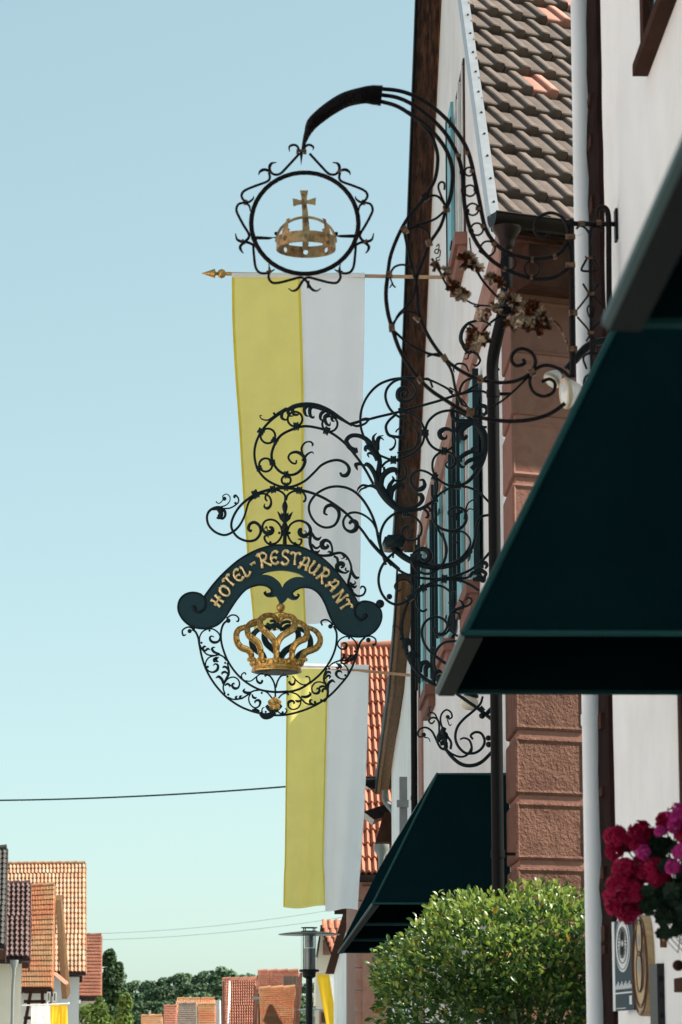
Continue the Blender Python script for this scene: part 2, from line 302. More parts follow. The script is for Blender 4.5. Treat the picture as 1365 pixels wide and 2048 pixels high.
# ------------------------------------------------------------------ roof tiles
def pantile(w, L, t, h, segs=6, kind='wave'):
    b = MB()
    if kind == 'wave':
        pr = [(w * i / segs, h * (0.5 - 0.5 * math.cos(2 * math.pi * (i / segs * 0.92 + 0.30)))) for i in range(segs + 1)]
    else:
        pr = [(0, 0.001), (0.03 * w, 0.005), (0.60 * w, 0.003), (0.635 * w, 0.030), (0.68 * w, 0.038), (0.90 * w, 0.038), (0.955 * w, 0.030), (0.985 * w, 0.004)]
    rows = []
    for y, dz in ((0.012, -t * 0.3), (0.0, t * 0.95), (0.010, t * 1.08), (L * 0.5, t * 0.60), (L, 0.0)):
        rows.append([(x, y, (z if dz > -0.001 or kind == 'wave' else z * .6) + dz) for x, z in pr])
    b.grid(rows)
    n = len(pr)
    return b
def tile_roof(parent, org, u, v, cols, rows, w, e, tmesh, want=300, keep=None, stagger=0.0, jit=0.004, cut=None, big=None):
    """tiles from the eave up; tiles past the limit go into one 'tile' mesh of kind stuff"""
    u = Vector(u).normalized(); v = Vector(v); v = (v - u * v.dot(u)).normalized(); nrm = u.cross(v)
    if nrm.z < 0: nrm = -nrm
    done = 0; rest = MB(); R = Matrix((u, v, nrm)).transposed().to_4x4(); cand = []
    for j in range(rows):
        for i in range(cols):
            off = stagger * w * (j % 2)
            p = Vector(org) + u * (i * w + off) + v * (j * e)
            if keep and not keep(p + u * w * 0.5 + v * e * 0.5, i, j): continue
            cand.append((p, i, j))
    vis = []
    for p, i, j in cand:
        x, y = proj(p + u * w * .5 + v * e * .5)
        vis.append((0 if (-12 < x < 1377 and -25 < y < 2060) else 1, j))
    order = sorted(range(len(cand)), key=lambda k: vis[k])
    for n_, k in enumerate(order):
        p, i, j = cand[k]
        m = tmesh(i, j, p) if callable(tmesh) else tmesh
        Mx = Matrix.Translation(p + nrm * random.uniform(0, jit) + u * random.uniform(-jit, jit)) @ R @ Matrix.Rotation(random.uniform(-jit, jit) * 2.5, 4, 'Z')
        if cut and any((Mx @ Vector(c)).x < cut for c in ((0, 0, 0), (0, e, 0))):
            if all((Mx @ Vector(c)).x < cut for c in ((w, 0, 0), (w, e, 0))): continue
            bm = bmesh.new(); bm.from_mesh(m); bm.transform(Mx)
            bmesh.ops.bisect_plane(bm, geom=bm.verts[:] + bm.edges[:] + bm.faces[:], plane_co=(cut, 0, 0), plane_no=(-1, 0, 0), clear_outer=True)
            bm.transform(Mx.inverted()); m2 = m.copy(); bm.to_mesh(m2); bm.free(); m = m2
        if vis[k][0] == 0 and done < want:
            o = bpy.data.objects.new('roof_tile', m); COL.objects.link(o); o.parent = parent
            o.matrix_parent_inverse = Matrix.Identity(4); o.matrix_basis = Mx; done += 1
        else:
            rest.add([Mx @ vv.co for vv in m.vertices], [tuple(f.vertices) for f in m.polygons]); rest.mat = m.materials[0]
    if rest.v: rest.build('roof_tiles', rest.mat, parent, True, kind='stuff')

# ------------------------------------------------------------------ NEAR HOUSE (right edge of the picture)
hA = thing('plastered_house', 'nearest white rough-plastered house at the right edge with brown timber corner and pale downpipe', 'house', (XA, 12.6, 0))
b = MB(); b.box2((XA, -6, -0.1), (XA + 0.4, 12.45, 7.6)); b.box2((XA + 0.4, 12.05, -0.1), (3.4, 12.45, 7.6)); b.box2((XA + .16, 12.455, -0.1), (3.4, 13.6, 7.6)); b.build('wall', 'plasterA', hA)
b = MB(); b.box2((XA - 0.25, -6, 7.6), (8.5, 12.7, 7.72)); b.build('roof', 'under', hA)
# timber corner post, wavy edge
b = MB(); rows = []
random.seed(3)
for i in range(61):
    z = -0.1 + i * 0.127; q = random.uniform(-.008, .008); q2 = random.uniform(-.05, .05)
    rows.append([(XA + .002, 12.38 + q2 * .3, z), (XA - .018 + q * .5, 12.41 + q2 * .3, z), (XA - .024 + q, 12.5, z), (XA - .024 + q, 12.79, z), (XA + .06, 12.80, z), (XA + .155, 12.80, z)])
b.grid(rows); post = b.build('corner_post', 'post', hA)
for i, py in enumerate((95, 190, 330, 475, 640, 1435, 1580, 1745, 1868, 1900)):
    k = MB(); z = HZ(py, 12.3); k.box((XA - .026, 12.6, z), (.012, .06, .018 + .008 * (i % 3))); k.build('peg', 'timber', post)
# downpipe
px0 = Vector((1.418, 12.85, 0))
dp = MB(); dp.tube([(px0.x, 12.85, z) for z in (-0.1, 3, 6, 7.55)], .0515, 18); dpo = dp.build('downpipe', 'whitep', hA, True)
for py in (1448, 430, -500):
    k = MB(); z = HZ(py, 12.85); k.tube([(px0.x, 12.85, z - .025), (px0.x, 12.85, z + .025)], .056, 18); k.box((px0.x + .035, 12.80, z), (.012, .012, .03)); k.build('pipe_clamp', 'whitep', dpo, True)
# windows of the near house: one high up, one behind the flowers
def awin(Yf, Yn, z0, z1, nm='window'):
    b = MB()
    b.box2((XA - .035, Yf - .10, z0), (XA + .1, Yf, z1)); b.box2((XA - .035, Yn, z0), (XA + .1, Yn + .10, z1)); b.box2((XA - .035, Yn + .1, z1 - .1), (XA + .1, Yf - .1, z1))
    w = b.build(nm, 'timber', hA)
    b = MB(); b.box2((XA - .062, Yn - .06, z0 - .05), (XA + .1, Yf + .05, z0 - .002)); b.build('sill', 'timber', w)
    b = MB(); b.box2((XA - .012, Yn + .1, z0), (XA - .004, Yf - .1, z1 - .1)); b.build('pane', 'glass', w)
    b = MB(); b.box2((XA - .032, (Yn + Yf) / 2 - .03, z0), (XA - .012, (Yn + Yf) / 2 + .03, z1 - .1)); b.build('sash_bar', 'timber', w)
    return w
awin(10.76, 9.5, 5.47, 7.1)
awin(10.12, 8.6, 1.85, 3.9)

# ------------------------------------------------------------------ GABLED HOTEL HOUSE (middle)
AL = math.radians(22); UB = Vector((math.cos(AL), math.sin(AL), 0))
hB = thing('gabled_house', 'tall white gabled house with grey-brown tiled roof, red-brown corner stones and teal shutters', 'house', (XB, 22.7, 0))
Zb = lambda py, Y: HZ(py, Y)
zE, zR, zF = 7.95, 15.75, 8.45
gable = [(XB, 23.35, -0.1), (XB, 40.2, -0.1), (XB, 40.2, zF), (XB, 30.6, zR), (XB, 23.35, zE + .55)]
b = MB(); b.prism(gable, (0.35, 0, 0)); 
c0 = Vector((XB + .02, 22.74, -0.1)); sidep = [c0 + UB * .36, c0 + UB * 9, c0 + UB * 9 + Vector((0, 0, 8.0)), c0 + UB * .36 + Vector((0, 0, 8.0))]
b.prism(sidep, Vector((-UB.y, UB.x, 0)) * .3); b.build('wall', 'plaster', hB)
# corner stones
core = MB(); cq = Vector((XB - .005, 22.70, 0)); V = Vector
def quoin_poly(off, side, street):
    a = V((XB - off, 22.70 - off * 1.0, 0)); s_ = a + UB * side; n_ = V((-UB.y, UB.x, 0))
    return [a, V((XB - off, 22.70 + street, 0)), V((XB + .2, 22.70 + street, 0)), V((XB + .2, 23.2, 0)), s_ + n_ * .25, s_]
core.prism([p + V((0, 0, -0.1)) for p in quoin_poly(.012, .60, .92)], (0, 0, 8.35)); qo = core.build('corner_pilaster', 'sand', hB)
zj = 2.494 + EYE; pitch = .5185
for k in range(-8, 9):
    z0 = zj + k * pitch + .028; z1 = zj + (k + 1) * pitch - .028
    if z0 < 0: z0, z1 = max(z0, 0), z1
    if z1 > 8.4 or z1 < 0.1: continue
    bm = bmesh.new(); pl = quoin_poly(.045, .635, .90); vs = [bm.verts.new(p + V((0, 0, z0))) for p in pl]; vt = [bm.verts.new(p + V((0, 0, z1))) for p in pl]
    n = len(pl); bm.faces.new(vs[::-1]); bm.faces.new(vt)
    for i in range(n): bm.faces.new((vs[i], vs[(i + 1) % n], vt[(i + 1) % n], vt[i]))
    bmesh.ops.recalc_face_normals(bm, faces=bm.faces)
    eds = [e for e in bm.edges if (e.verts[0].co.y < 23.25 or e.verts[1].co.y < 23.65)]
    bmesh.ops.bevel(bm, geom=eds, offset=.022, segments=2, affect='EDGES', profile=.6)
    # drafted margin: raised rim, rough centre on the broad face
    n_side = V((UB.y, -UB.x, 0)); fc = max(bm.faces, key=lambda f: f.calc_area() * (1 if f.normal.dot(n_side) > .97 else 0))
    r = bmesh.ops.inset_region(bm, faces=[fc], thickness=.028, depth=0); 
    for v_ in fc.verts: v_.co -= n_side * .010
    me = bpy.data.meshes.new('corner_stone'); bm.to_mesh(me); bm.free(); me.materials.append(M['sandr' if z0 < 4.55 else 'sand'])
    link('corner_stone', me, qo)
# roof
PH = math.radians(45); VB = V((-math.sin(AL) * math.cos(PH), math.cos(AL) * math.cos(PH), math.sin(PH)))
P0 = P(978, 425, 22.2); XV = P0.x
und = MB(); a0 = P0 + V((0, 0, -.06)); k_ = math.tan(AL) * math.cos(PH)
L = 11.8
def RB(x_off, s): return a0 + UB * (s * k_ + x_off) + VB * s          # x_off metres right of the verge, s up the slope
und.prism([RB(0.02, 0), RB(7, 0), RB(7, L), RB(0.02, L)], V((0, 0, -.10)))
rid = RB(0.02, L)
bk = [(30.55, rid.z - .0), (33.4, HZ(0, 33.4)), (38.6, HZ(905, 38.6) - .02), (40.75, HZ(1085, 40.75))]
xv2 = 1.635
for (y0, z0), (y1, z1) in zip(bk[:-1], bk[1:]):
    und.prism([V((xv2, y0, z0)), V((xv2 + 8, y0, z0)), V((xv2 + 8, y1, z1)), V((xv2, y1, z1))], V((0, 0, -.12)))
roofB = und.build('roof', 'under', hB)
tA = [pantile(.257, .47, .068, .05, kind='flat').mesh('roof_tile', 'tileB', True, 34) for _ in range(2)]
tP = pantile(.257, .47, .068, .05, kind='flat').mesh('roof_tile', 'tileBp', True, 34)
salmon = [(1097, 35), (1130, 12), (1048, 165), (1112, 395)]
def pickB(i, j, p):
    x, y = proj(p + UB * .12 + VB * .2)
    if any(abs(x - sx) < 26 and abs(y - sy) < 22 for sx, sy in salmon[:3]): return tP
    return tA[0]
o_ = a0 + V((0, 0, .0)) + V((0, 0, .012)); o_ = o_ - UB * .257 * 1 + UB * .02
def org_row():
    return o_
def keepB(p, i, j):
    s = (p - a0).dot(VB); xo = (p - a0).dot(UB) - s * k_ ; return -0.25 < xo < 2.0 and s < L - .2
tile_roof(roofB, o_ - VB * .03, UB, VB, 30, 28, .257, .42, pickB, 240, keepB, .5, .004, cut=XV + .066)
# verge flashing with screws
fl = MB(); vdir = (RB(0, 1) - RB(0, 0)).normalized(); nx = V((1, 0, 0)); fz = nx.cross(vdir)
if fz.z < 0: fz = -fz
sA = a0 - vdir * .10
fl.prism([sA + fz * .10, sA + fz * .10 + nx * .075, sA + fz * .075 + nx * .075, sA + fz * .075 + nx * .004, sA - fz * .11 + nx * .004, sA - fz * .11], vdir * (L * 1.1)); flo = fl.build('verge_flashing', 'flash', roofB)
for i in range(14):
    k = MB(); p = sA + vdir * (.22 + i * .44) + fz * .10 + nx * .045; k.lathe(p, [(.012, -.004), (.012, .007), (.007, .012)], 8, fz); k.build('screw', 'screw', roofB)
# gutter, outlet, downpipe
gt_ = MB(); g0 = P(984, 428, 22.05); rows = []
for s in (0.0, .004, 3.5):
    c = g0 + UB * s + V((0, 0, .02))
    nn = V((UB.y, -UB.x, 0)); rows.append([c + nn * (math.cos(t) * .085) + V((0, 0, math.sin(t) * .115 - .02)) for t in [math.pi * (1 + q / 10) for q in range(11)]] )
rows2 = [r[::-1] for r in rows]
gt_.grid(rows)
gt_.prism([rows[0][i] for i in range(11)], UB * .004)
gt_.tube([g0 + V((UB.y, -UB.x, 0)) * .085 + UB * s for s in (0, 3.5)], .010, 8)
gut = gt_.build('gutter', 'gutter', hB, True)
fb = MB(); q0 = a0 + V((0, 0, -.16)); fb.prism([q0 + UB * .36, q0 + UB * 5, q0 + UB * 5 + V((0, 0, -.34)), q0 + UB * .36 + V((0, 0, -.34))], V((-UB.y, UB.x, 0)) * .30); fb.build('eaves_board', 'timber', hB)
pc = P(1013, 470, 22.05); pl_ = P(996, 1700, 22.35)
dpb = MB(); dpb.tube(spline([P(1014, 485, 22.05), P(1014, 560, 22.05), P(1012, 600, 22.1), P(1003, 640, 22.2), (pl_.x, 22.33, HZ(700, 22.3)), (pl_.x, 22.35, HZ(760, 22.3))], n=6) + [(pl_.x, 22.35, z) for z in (4, 0)], .049, 16)
dpbo = dpb.build('downpipe', 'blackp', hB, True)
k = MB(); k.lathe(P(1014, 500, 22.05), [(.05, 0), (.062, .02), (.062, .05), (.075, .10), (.115, .16), (.12, .19)], 16); k.build('funnel', 'gutter', dpbo, True)
for py in (775, 1175, 1716):
    k = MB(); z = HZ(py, 22.35); k.tube([(pl_.x, 22.35, z - .03), (pl_.x, 22.35, z + .03)], .055, 16); k.box((pl_.x + .09, 22.36, z), (.05, .01, .012)); k.build('pipe_clamp', 'blackp', dpbo, True)
# far verge: bargeboard and soffit boards (dark wood)
for i, ((y0, z0), (y1, z1)) in enumerate(zip(bk[:-1], bk[1:])):
    up_ = .06
    b = MB(); b.prism([V((xv2 - .03, y0, z0 + up_)), V((xv2 - .03, y1, z1 + up_)), V((xv2 - .03, y1, z1 - .24)), V((xv2 - .03, y0, z0 - .24))], V((.028, 0, 0))); b.build('bargeboard', 'blackp', roofB)
    for j in range(2):
        xa = xv2 + .002 + j * .142; b = MB(); d = V((0, 0, -.125 - .012 * (j % 2)))
        b.prism([V((xa, y0, z0)) + d, V((xa + .138, y0, z0)) + d, V((xa + .138, y1, z1)) + d, V((xa, y1, z1)) + d], V((0, 0, -.02))); b.build('soffit_board', 'wood', roofB)
    b = MB(); b.prism([V((xv2 + .27, y0, z0 - .15)), V((xv2 + .27, y1, z1 - .15)), V((xv2 + .27, y1, z1 - .20)), V((xv2 + .27, y0, z0 - .20))], V((.02, 0, 0))); b.build('soffit_trim', 'woodl', roofB)
# far eave gutter end
b = MB(); ge = V((xv2 - .03, 40.85, HZ(1088, 40.85)))
b.prism([ge + V((-.14, 0, .0)), ge + V((-.10, 0, .10)), ge + V((.25, 0, .12)), ge + V((.25, 0, -.04)), ge + V((-.02, 0, -.09)), ge + V((-.10, 0, -.08))], V((0, .3, 0))); b.build('gutter', 'gutter', hB)
# cornice band, far corner strip, windows with shutters
b = MB(); zc = 6.66 + EYE; b.box2((XB - .05, 23.7, zc), (XB - .002, 38.1, zc + .36)); b.build('cornice_band', 'pink', hB)
b = MB(); b.box2((XB - .03, 38.1, 0), (XB - .002, 39.0, zc + .36)); b.build('corner_strip', 'pink', hB)
def shutter(parent, Yh, Yt, z0, z1, xo=.045):
    b = MB(); b.box2((XB - xo - .035, min(Yh, Yt), z0), (XB - xo, max(Yh, Yt), z1)); s_ = b.build('shutter', 'teal', parent)
    b = MB(); ya, yb = (Yt - .012, Yt) if Yt < Yh else (Yt, Yt + .012)
    b.box2((XB - xo - .05, ya, z0 - .01), (XB - xo + .01, yb, z1 + .01)); b.build('shutter_edge', 'tealD', s_)
    for z in (z0 + .25, z1 - .25):
        b = MB(); b.box2((XB - xo - .05, Yh - .16, z - .02), (XB - xo - .036, Yh + .10, z + .02)); b.build('hinge', 'tealD', s_)
def bwin(Yn, Yf, z0, z1, near=True, far=True, attic=False):
    b = MB(); fw = .06 if attic else .12
    for ya, yb in ((Yn - fw, Yn), (Yf, Yf + fw)): b.box2((XB - (.02 if attic else .04), ya, z0), (XB - .003, yb, z1))
    b.box2((XB - (.02 if attic else .04), Yn - fw, z1), (XB - .003, Yf + fw, z1 + fw)); w = b.build('window', 'wood' if attic else 'pink', hB)
    b = MB(); b.box2((XB - .13, Yn - .26, z0 - .13), (XB - .003, Yf + .26, z0 - .002)); b.box2((XB - .09, Yn - .22, z0 - .27), (XB - .003, Yf + .22, z0 - .132)); b.build('sill', 'sand', w)
    b = MB(); b.box2((XB - .010, Yn, z0), (XB - .004, Yf, z1)); b.build('pane', 'glass', w)
    b = MB(); b.box2((XB - .035, Yf - .07, z0), (XB - .011, Yf, z1)); b.box2((XB - .035, Yn, z0), (XB - .011, Yn + .07, z1)); b.box2((XB - .04, (Yn + Yf) / 2 - .05, z0), (XB - .011, (Yn + Yf) / 2 + .05, z1)); b.build('sash', 'whitepaint', w)
    # ornamental grille bars in front of the window
    hw = (Yf - Yn) * .62
    if near: shutter(w, Yn - .02, Yn - .02 - hw, z0, z1)
    if far: shutter(w, Yf + .02, Yf + .02 + hw, z0, z1)
    return w
zs, zt = 4.47 + EYE, 6.42 + EYE
for yn in (27.35, 31.35, 35.3): 
    w = bwin(yn, yn + 1.25, zs, zt)
    b = MB(); yk = yn - .98
    for q in range(2): b.box2((XB - .21, yn - .1 + q * .7, zs + .02), (XB - .175, yn - .07 + q * .7, zt - .05))
    b.build('grille_bar', 'tealD', w)
# attic window with a single open shutter
w = bwin(28.7, 29.85, 8.35 + EYE, 10.25 + EYE, False, True, True)

# ------------------------------------------------------------------ ANNEX behind the gabled house
hX = thing('white_annex', 'low white annex with brown soffit and black downpipe beyond the gabled house', 'house', (XB, 41, 0))
vp = [(40.9, HZ(1150, 40.9)), (42.0, HZ(1244, 42.0)), (44.0, HZ(1361, 44.0)), (46.0, HZ(1432, 46)), (48.2, HZ(1502, 48.2)), (50.5, HZ(1575, 50.5))]
wl = [(XB, 40.3, -.1), (XB, 49.2, -.1), (XB, 49.2, vp[4][1] - .16)] + [(XB, y, z - .2) for y, z in vp[3::-1]] + [(XB, 40.3, vp[0][1] - .2)]
b = MB(); b.prism(wl, (.35, 0, 0)); b.build('wall', 'plaster', hX)
xv3 = 1.70
rf = MB()
for (y0, z0), (y1, z1) in zip(vp[:-1], vp[1:]): rf.prism([V((xv3, y0, z0)), V((xv3 + 6, y0, z0)), V((xv3 + 6, y1, z1)), V((xv3, y1, z1))], V((0, 0, -.10)))
rfo = rf.build('roof', 'under', hX)
for (y0, z0), (y1, z1) in zip(vp[:-1], vp[1:]):
    b = MB(); b.prism([V((xv3 - .03, y0, z0 + .05)), V((xv3 - .03, y1, z1 + .05)), V((xv3 - .03, y1, z1 - .2)), V((xv3 - .03, y0, z0 - .2))], V((.028, 0, 0))); b.build('bargeboard', 'blackp', rfo)
    b = MB(); b.prism([V((xv3, y0, z0 - .105)), V((xv3 + .05, y0, z0 - .105)), V((xv3 + .05, y1, z1 - .105)), V((xv3, y1, z1 - .105))], V((0, 0, -.10))); b.build('soffit_trim', 'woodl', rfo)
    for j in range(1):
        b = MB(); b.prism([V((xv3 + .052, y0, z0 - .105)), V((XB, y0, z0 - .105)), V((XB, y1, z1 - .105)), V((xv3 + .052, y1, z1 - .105))], V((0, 0, -.02))); b.build('soffit_board', 'woodl', rfo)
gx = V((xv3, 50.6, vp[-1][1]))
b = MB(); b.prism([gx + V((-.25, 0, .0)), gx + V((-.22, 0, .12)), gx + V((.5, 0, .12)), gx + V((.5, 0, -.06)), gx + V((-.1, 0, -.1))], V((0, .25, 0))); b.build('gutter', 'gutter', hX)
b = MB(); b.tube(spline([gx + V((.16, .1, -.05)), gx + V((.17, .1, -.3)), gx + V((.30, -.3, -.55)), gx + V((.32, -.5, -.9))], n=5), .055, 10); b.build('gutter_elbow', 'grey', hX, True)
b = MB(); q = P(738, 1612, 51.2); b.prism([q + V((-.1, 0, -.1)), q + V((.55, 0, .12)), q + V((.55, 0, -.02)), q + V((.1, 0, -.25))], V((0, 1.2, 0))); b.build('dormer_eave', 'gutter', hX)
b = MB(); q = P(758, 1672, 51.0); b.prism([q + V((-.05, 0, -.1)), q + V((.1, 0, .42)), q + V((.5, 0, .5)), q + V((.5, 0, -.1))], V((0, .8, 0))); b.build('dormer_cheek', 'timber', hX)
q = P(760, 1700, 50.8); b = MB(); b.lathe(q + V((.03, 0, -.12)), [(.05, -.25), (.06, 0), (.14, .12), (.14, .22)], 10); b.tube(spline([q + V((.03, 0, -.3)), q + V((.06, 0, -.5)), q + V((.25, -.2, -.65)), q + V((.5, -.4, -.7))]), .06, 10); b.build('gutter_outlet', 'grey', hX, True)
xp = P(830, 1400, 39.9).x
b = MB(); b.tube([(xp, 39.9, z) for z in (0, 4, HZ(1110, 39.9))], .058, 12); po = b.build('downpipe', 'blackp', hX, True)
for py in (1605, 1250):
    k = MB(); z = HZ(py, 39.9); k.tube([(xp, 39.9, z - .03), (xp, 39.9, z + .03)], .064, 12); k.build('pipe_clamp', 'blackp', po, True)
k = MB(); q = P(807, 1640, 41.5); k.box((q.x, 41.5, q.z), (.055, .12, .62)); k.build('meter_box', 'grey', hX)
k = MB(); q = P(806, 1607, 41.3); k.box((q.x, 41.33, q.z), (.085, .05, .05)); k.build('meter_box_clip', 'grey', hX)

# yard wall closing the gap between the two houses, set back from the street
hW = thing('yard_wall', 'white plastered yard wall set back between the near house and the gabled house', 'wall', (3.0, 16, 0))
b = MB(); b.box2((3.0, 13.65, -.1), (3.25, 20.2, 3.45)); b.build('wall', 'plaster', hW)
b = MB(); b.box2((2.94, 13.65, 3.452), (3.31, 20.2, 3.52)); b.build('coping', 'sand', hW)

# house row on the other side of the street
for i, (ya, yb, hh) in enumerate(((-4, 9.5, 6.2), (9.8, 24, 6.8), (24.3, 40, 6.0))):
    o_h = thing('opposite_house', ('greyish house across the street, nearest the camera', 'tallest, greyish house across the street', 'low greyish house across the street, farthest of the three')[i], 'house', (-10.6, ya, 0), 'houses across the street')
    b = MB(); b.box2((-18, ya, -.1), (-10.6, yb, hh)); b.build('wall', 'lilac', o_h)
    b = MB(); b.prism([V((-10.2, ya - .1, hh)), V((-18.4, ya - .1, hh)), V((-14.3, ya - .1, hh + 3.6))], (0, yb - ya + .2, 0)); b.build('roof', 'tileO3', o_h)
    for q in range(4):
        yw = ya + (yb - ya) * (q + .5) / 4
        for zz in (1.1, 3.8):
            b = MB(); b.box2((-10.595, yw - .6, zz), (-10.54, yw + .6, zz + 1.5)); w_ = b.build('window', 'whitepaint', o_h)
            b = MB(); b.box2((-10.539, yw - .5, zz + .1), (-10.53, yw + .5, zz + 1.4)); b.build('pane', 'glass', w_)
# ------------------------------------------------------------------ distant houses
def far_house(name, label, eL, eR, rL, rR, Ze, Zr, tilem, wallm, ncol, nrow, ov=.35, want=0, group='tiled houses along the street', hide_wall=False, tile='wave', wall_to=None, th=.05):
    """eL, eR, rL, rR are photograph pixels of the camera-facing roof slope; the back slope mirrors it"""
    EL, ER, RL, RR = P(*eL, Ze), P(*eR, Ze), P(*rL, Zr), P(*rR, Zr)
    BL = V((2 * RL.x - EL.x, 2 * RL.y - EL.y, EL.z)); BR = V((2 * RR.x - ER.x, 2 * RR.y - ER.y, ER.z))
    h = thing(name, label, 'house', (ER.x, ER.y, 0), group)
    u = (ER - EL).normalized(); up = (RL - EL).normalized()
    dn = V((0, 0, -.12))
    b = MB(); b.prism([EL, ER, RR, RL], dn); b.prism([BL, RL, RR, BR], dn); ro = b.build('roof', 'under', h)
    # walls: near side and gables
    il = lambda A, B, t: A + (B - A) * t
    fy = .35 / max((RR - ER).length, .1)
    e1, e2, b1, b2 = il(EL, BL, fy) + u * ov, il(ER, BR, fy) - u * ov, il(BL, EL, fy) + u * ov, il(BR, ER, fy) - u * ov
    r1, r2 = RL + u * ov, RR - u * ov; w = MB(); d = V((0, 0, -.2)); G = lambda p: V((p.x, p.y, -.1))
    w.add([e1 + d, e2 + d, G(e2), G(e1)], [(0, 1, 2, 3)]); w.add([e2 + d, r2 + d, b2 + d, G(b2), G(e2)], [(0, 1, 2, 3, 4)])
    w.add([e1 + d, r1 + d, b1 + d, G(b1), G(e1)], [(0, 1, 2, 3, 4)]); w.add([b1 + d, b2 + d, G(b2), G(b1)], [(0, 1, 2, 3)])
    w.build('wall', wallm, h)
    tw = (ER - EL).length / ncol; te = (RL - EL).length / nrow
    tm = pantile(tw, te * 1.12, th * .8, th * 1.15, 5, tile).mesh('roof_tile', tilem, True)
    nrm = u.cross(up); nrm = nrm if nrm.z > 0 else -nrm
    # skewed quads: row by row along the true left edge
    done = 0; rest = MB()
    for j in range(nrow):
        A = il(EL, RL, j / nrow); B = il(ER, RR, j / nrow); n_ = max(1, round((B - A).length / tw)); wv = (B - A).length / n_
        uu = (B - A).normalized(); vv = (RL - EL); vv = (vv - uu * vv.dot(uu)).normalized(); nn = uu.cross(vv)
        for i in range(n_):
            p = A + uu * (i * wv) + nn * random.uniform(.0, .012)
            Mx = Matrix.Translation(p) @ Matrix((uu, vv, nn)).transposed().to_4x4() @ Matrix.Rotation(random.uniform(-.012, .012), 4, 'Z')
            x, y = proj(p)
            if done < want and -10 < x < 1370 and y < 2055:
                o = bpy.data.objects.new('roof_tile', tm); COL.objects.link(o); o.parent = ro; o.matrix_basis = Mx; done += 1
            else: rest.add([Mx @ q.co for q in tm.vertices], [tuple(f.vertices) for f in tm.polygons])
    if rest.v: rest.build('roof_tiles', tilem, ro, True, kind='stuff')
    # ridge caps and verge boards
    nr = max(2, int((RR - RL).length / .42)); rm = MB()
    for i in range(nr):
        a = il(RL, RR, i / nr); c = il(RL, RR, (i + .97) / nr); rm.tube([a + V((0, 0, .02 + .02 * 0)), c + V((0, 0, .045))], [.13, .145], 8)
    rm.build('ridge_tiles', tilem, ro, True, kind='stuff')
    vb = MB(); vb.prism([ER + u * .0, RR + u * .0, RR + V((0, 0, -.22)), ER + V((0, 0, -.22))], u * .04); vb.prism([BR, RR, RR + V((0, 0, -.22)), BR + V((0, 0, -.22))], u * .04); vb.build('verge_board', tilem, ro)
    gb_ = MB(); gb_.tube([EL + V((0, -.07, -.08)), ER + V((0, -.07, -.08))], .075, 8); gb_.build('gutter', 'gutter', h)
    return h, dict(EL=EL, ER=ER, RL=RL, RR=RR, BR=BR, e2=e2, b2=b2, u=u)

# red-roofed house right behind the second flag
hC, c_ = far_house('red_roofed_house', 'house with bright red pantile roof half hidden behind the flags', (698, 1750), (1120, 1750), (682, 1296), (1120, 1296), 60, 67.5, 'tileR', 'pink', 34, 18, .3, want=300, th=.07)
b = MB(); q = P(735, 1830, 61.3)
for i in range(12):
    z = .02 + i * .47; b2_ = MB(); b2_.box2((q.x - .28, 60.6, z), (q.x + .5, 61.1, z + .44)); b2_.build('corner_stone', 'pink', hC)
# dark bargeboard and white wall further along
b = MB(); bb = [P(696, 1822, 80), P(657, 1945, 92)]
hN = thing('white_house', 'white house with a steep dark bargeboard and pink corner stones behind the lamp post', 'house', (1.7, 86, 0))
b.prism([P(690, 1815, 80), P(706, 1815, 80), P(667, 1948, 92), P(651, 1948, 92)], (.1, 0, 0)); b.build('bargeboard', 'timber', hN)
b = MB(); b.prism([P(705, 1800, 80.2), P(668, 1946, 92.2), P(668, 2130, 92.2), P(705, 2160, 80.2)], (3.2, 0, 0)); b.build('wall', 'plaster', hN)
b = MB(); a1 = P(706, 1812, 80.1); a2 = P(667, 1946, 92.1); b.prism([a1, a2, a2 + V((4, 0, 0)), a1 + V((4, 0, 0))], V((0, 0, .15))); b.build('roof', 'under', hN)
for i in range(9):
    q = P(722, 2125, 79); k = MB(); k.box2((q.x - .27, 78.6, i * .55), (q.x + .35, 79.1, i * .55 + .52)); k.build('corner_stone', 'pink', hN)
k = MB(); q = P(712, 1986, 79); k.prism([q + V((-.25, 0, -.12)), q + V((.3, 0, .1)), q + V((.3, 0, -.0)), q + V((-.1, 0, -.22))], (0, .5, 0)); k.build('canopy', 'grey', hN)
k = MB(); q = P(716, 1994, 79.6); k.prism([q + V((-.25, 0, -.1)), q + V((.35, 0, .5)), q + V((.35, 0, -.1))], (0, .4, 0)); k.build('canopy_bracket', 'timber', hN)
k = MB(); q = P(727, 1988, 78.5); k.box((q.x, 78.4, q.z), (.42, .3, .09)); k.build('string_course', 'pink', hN)
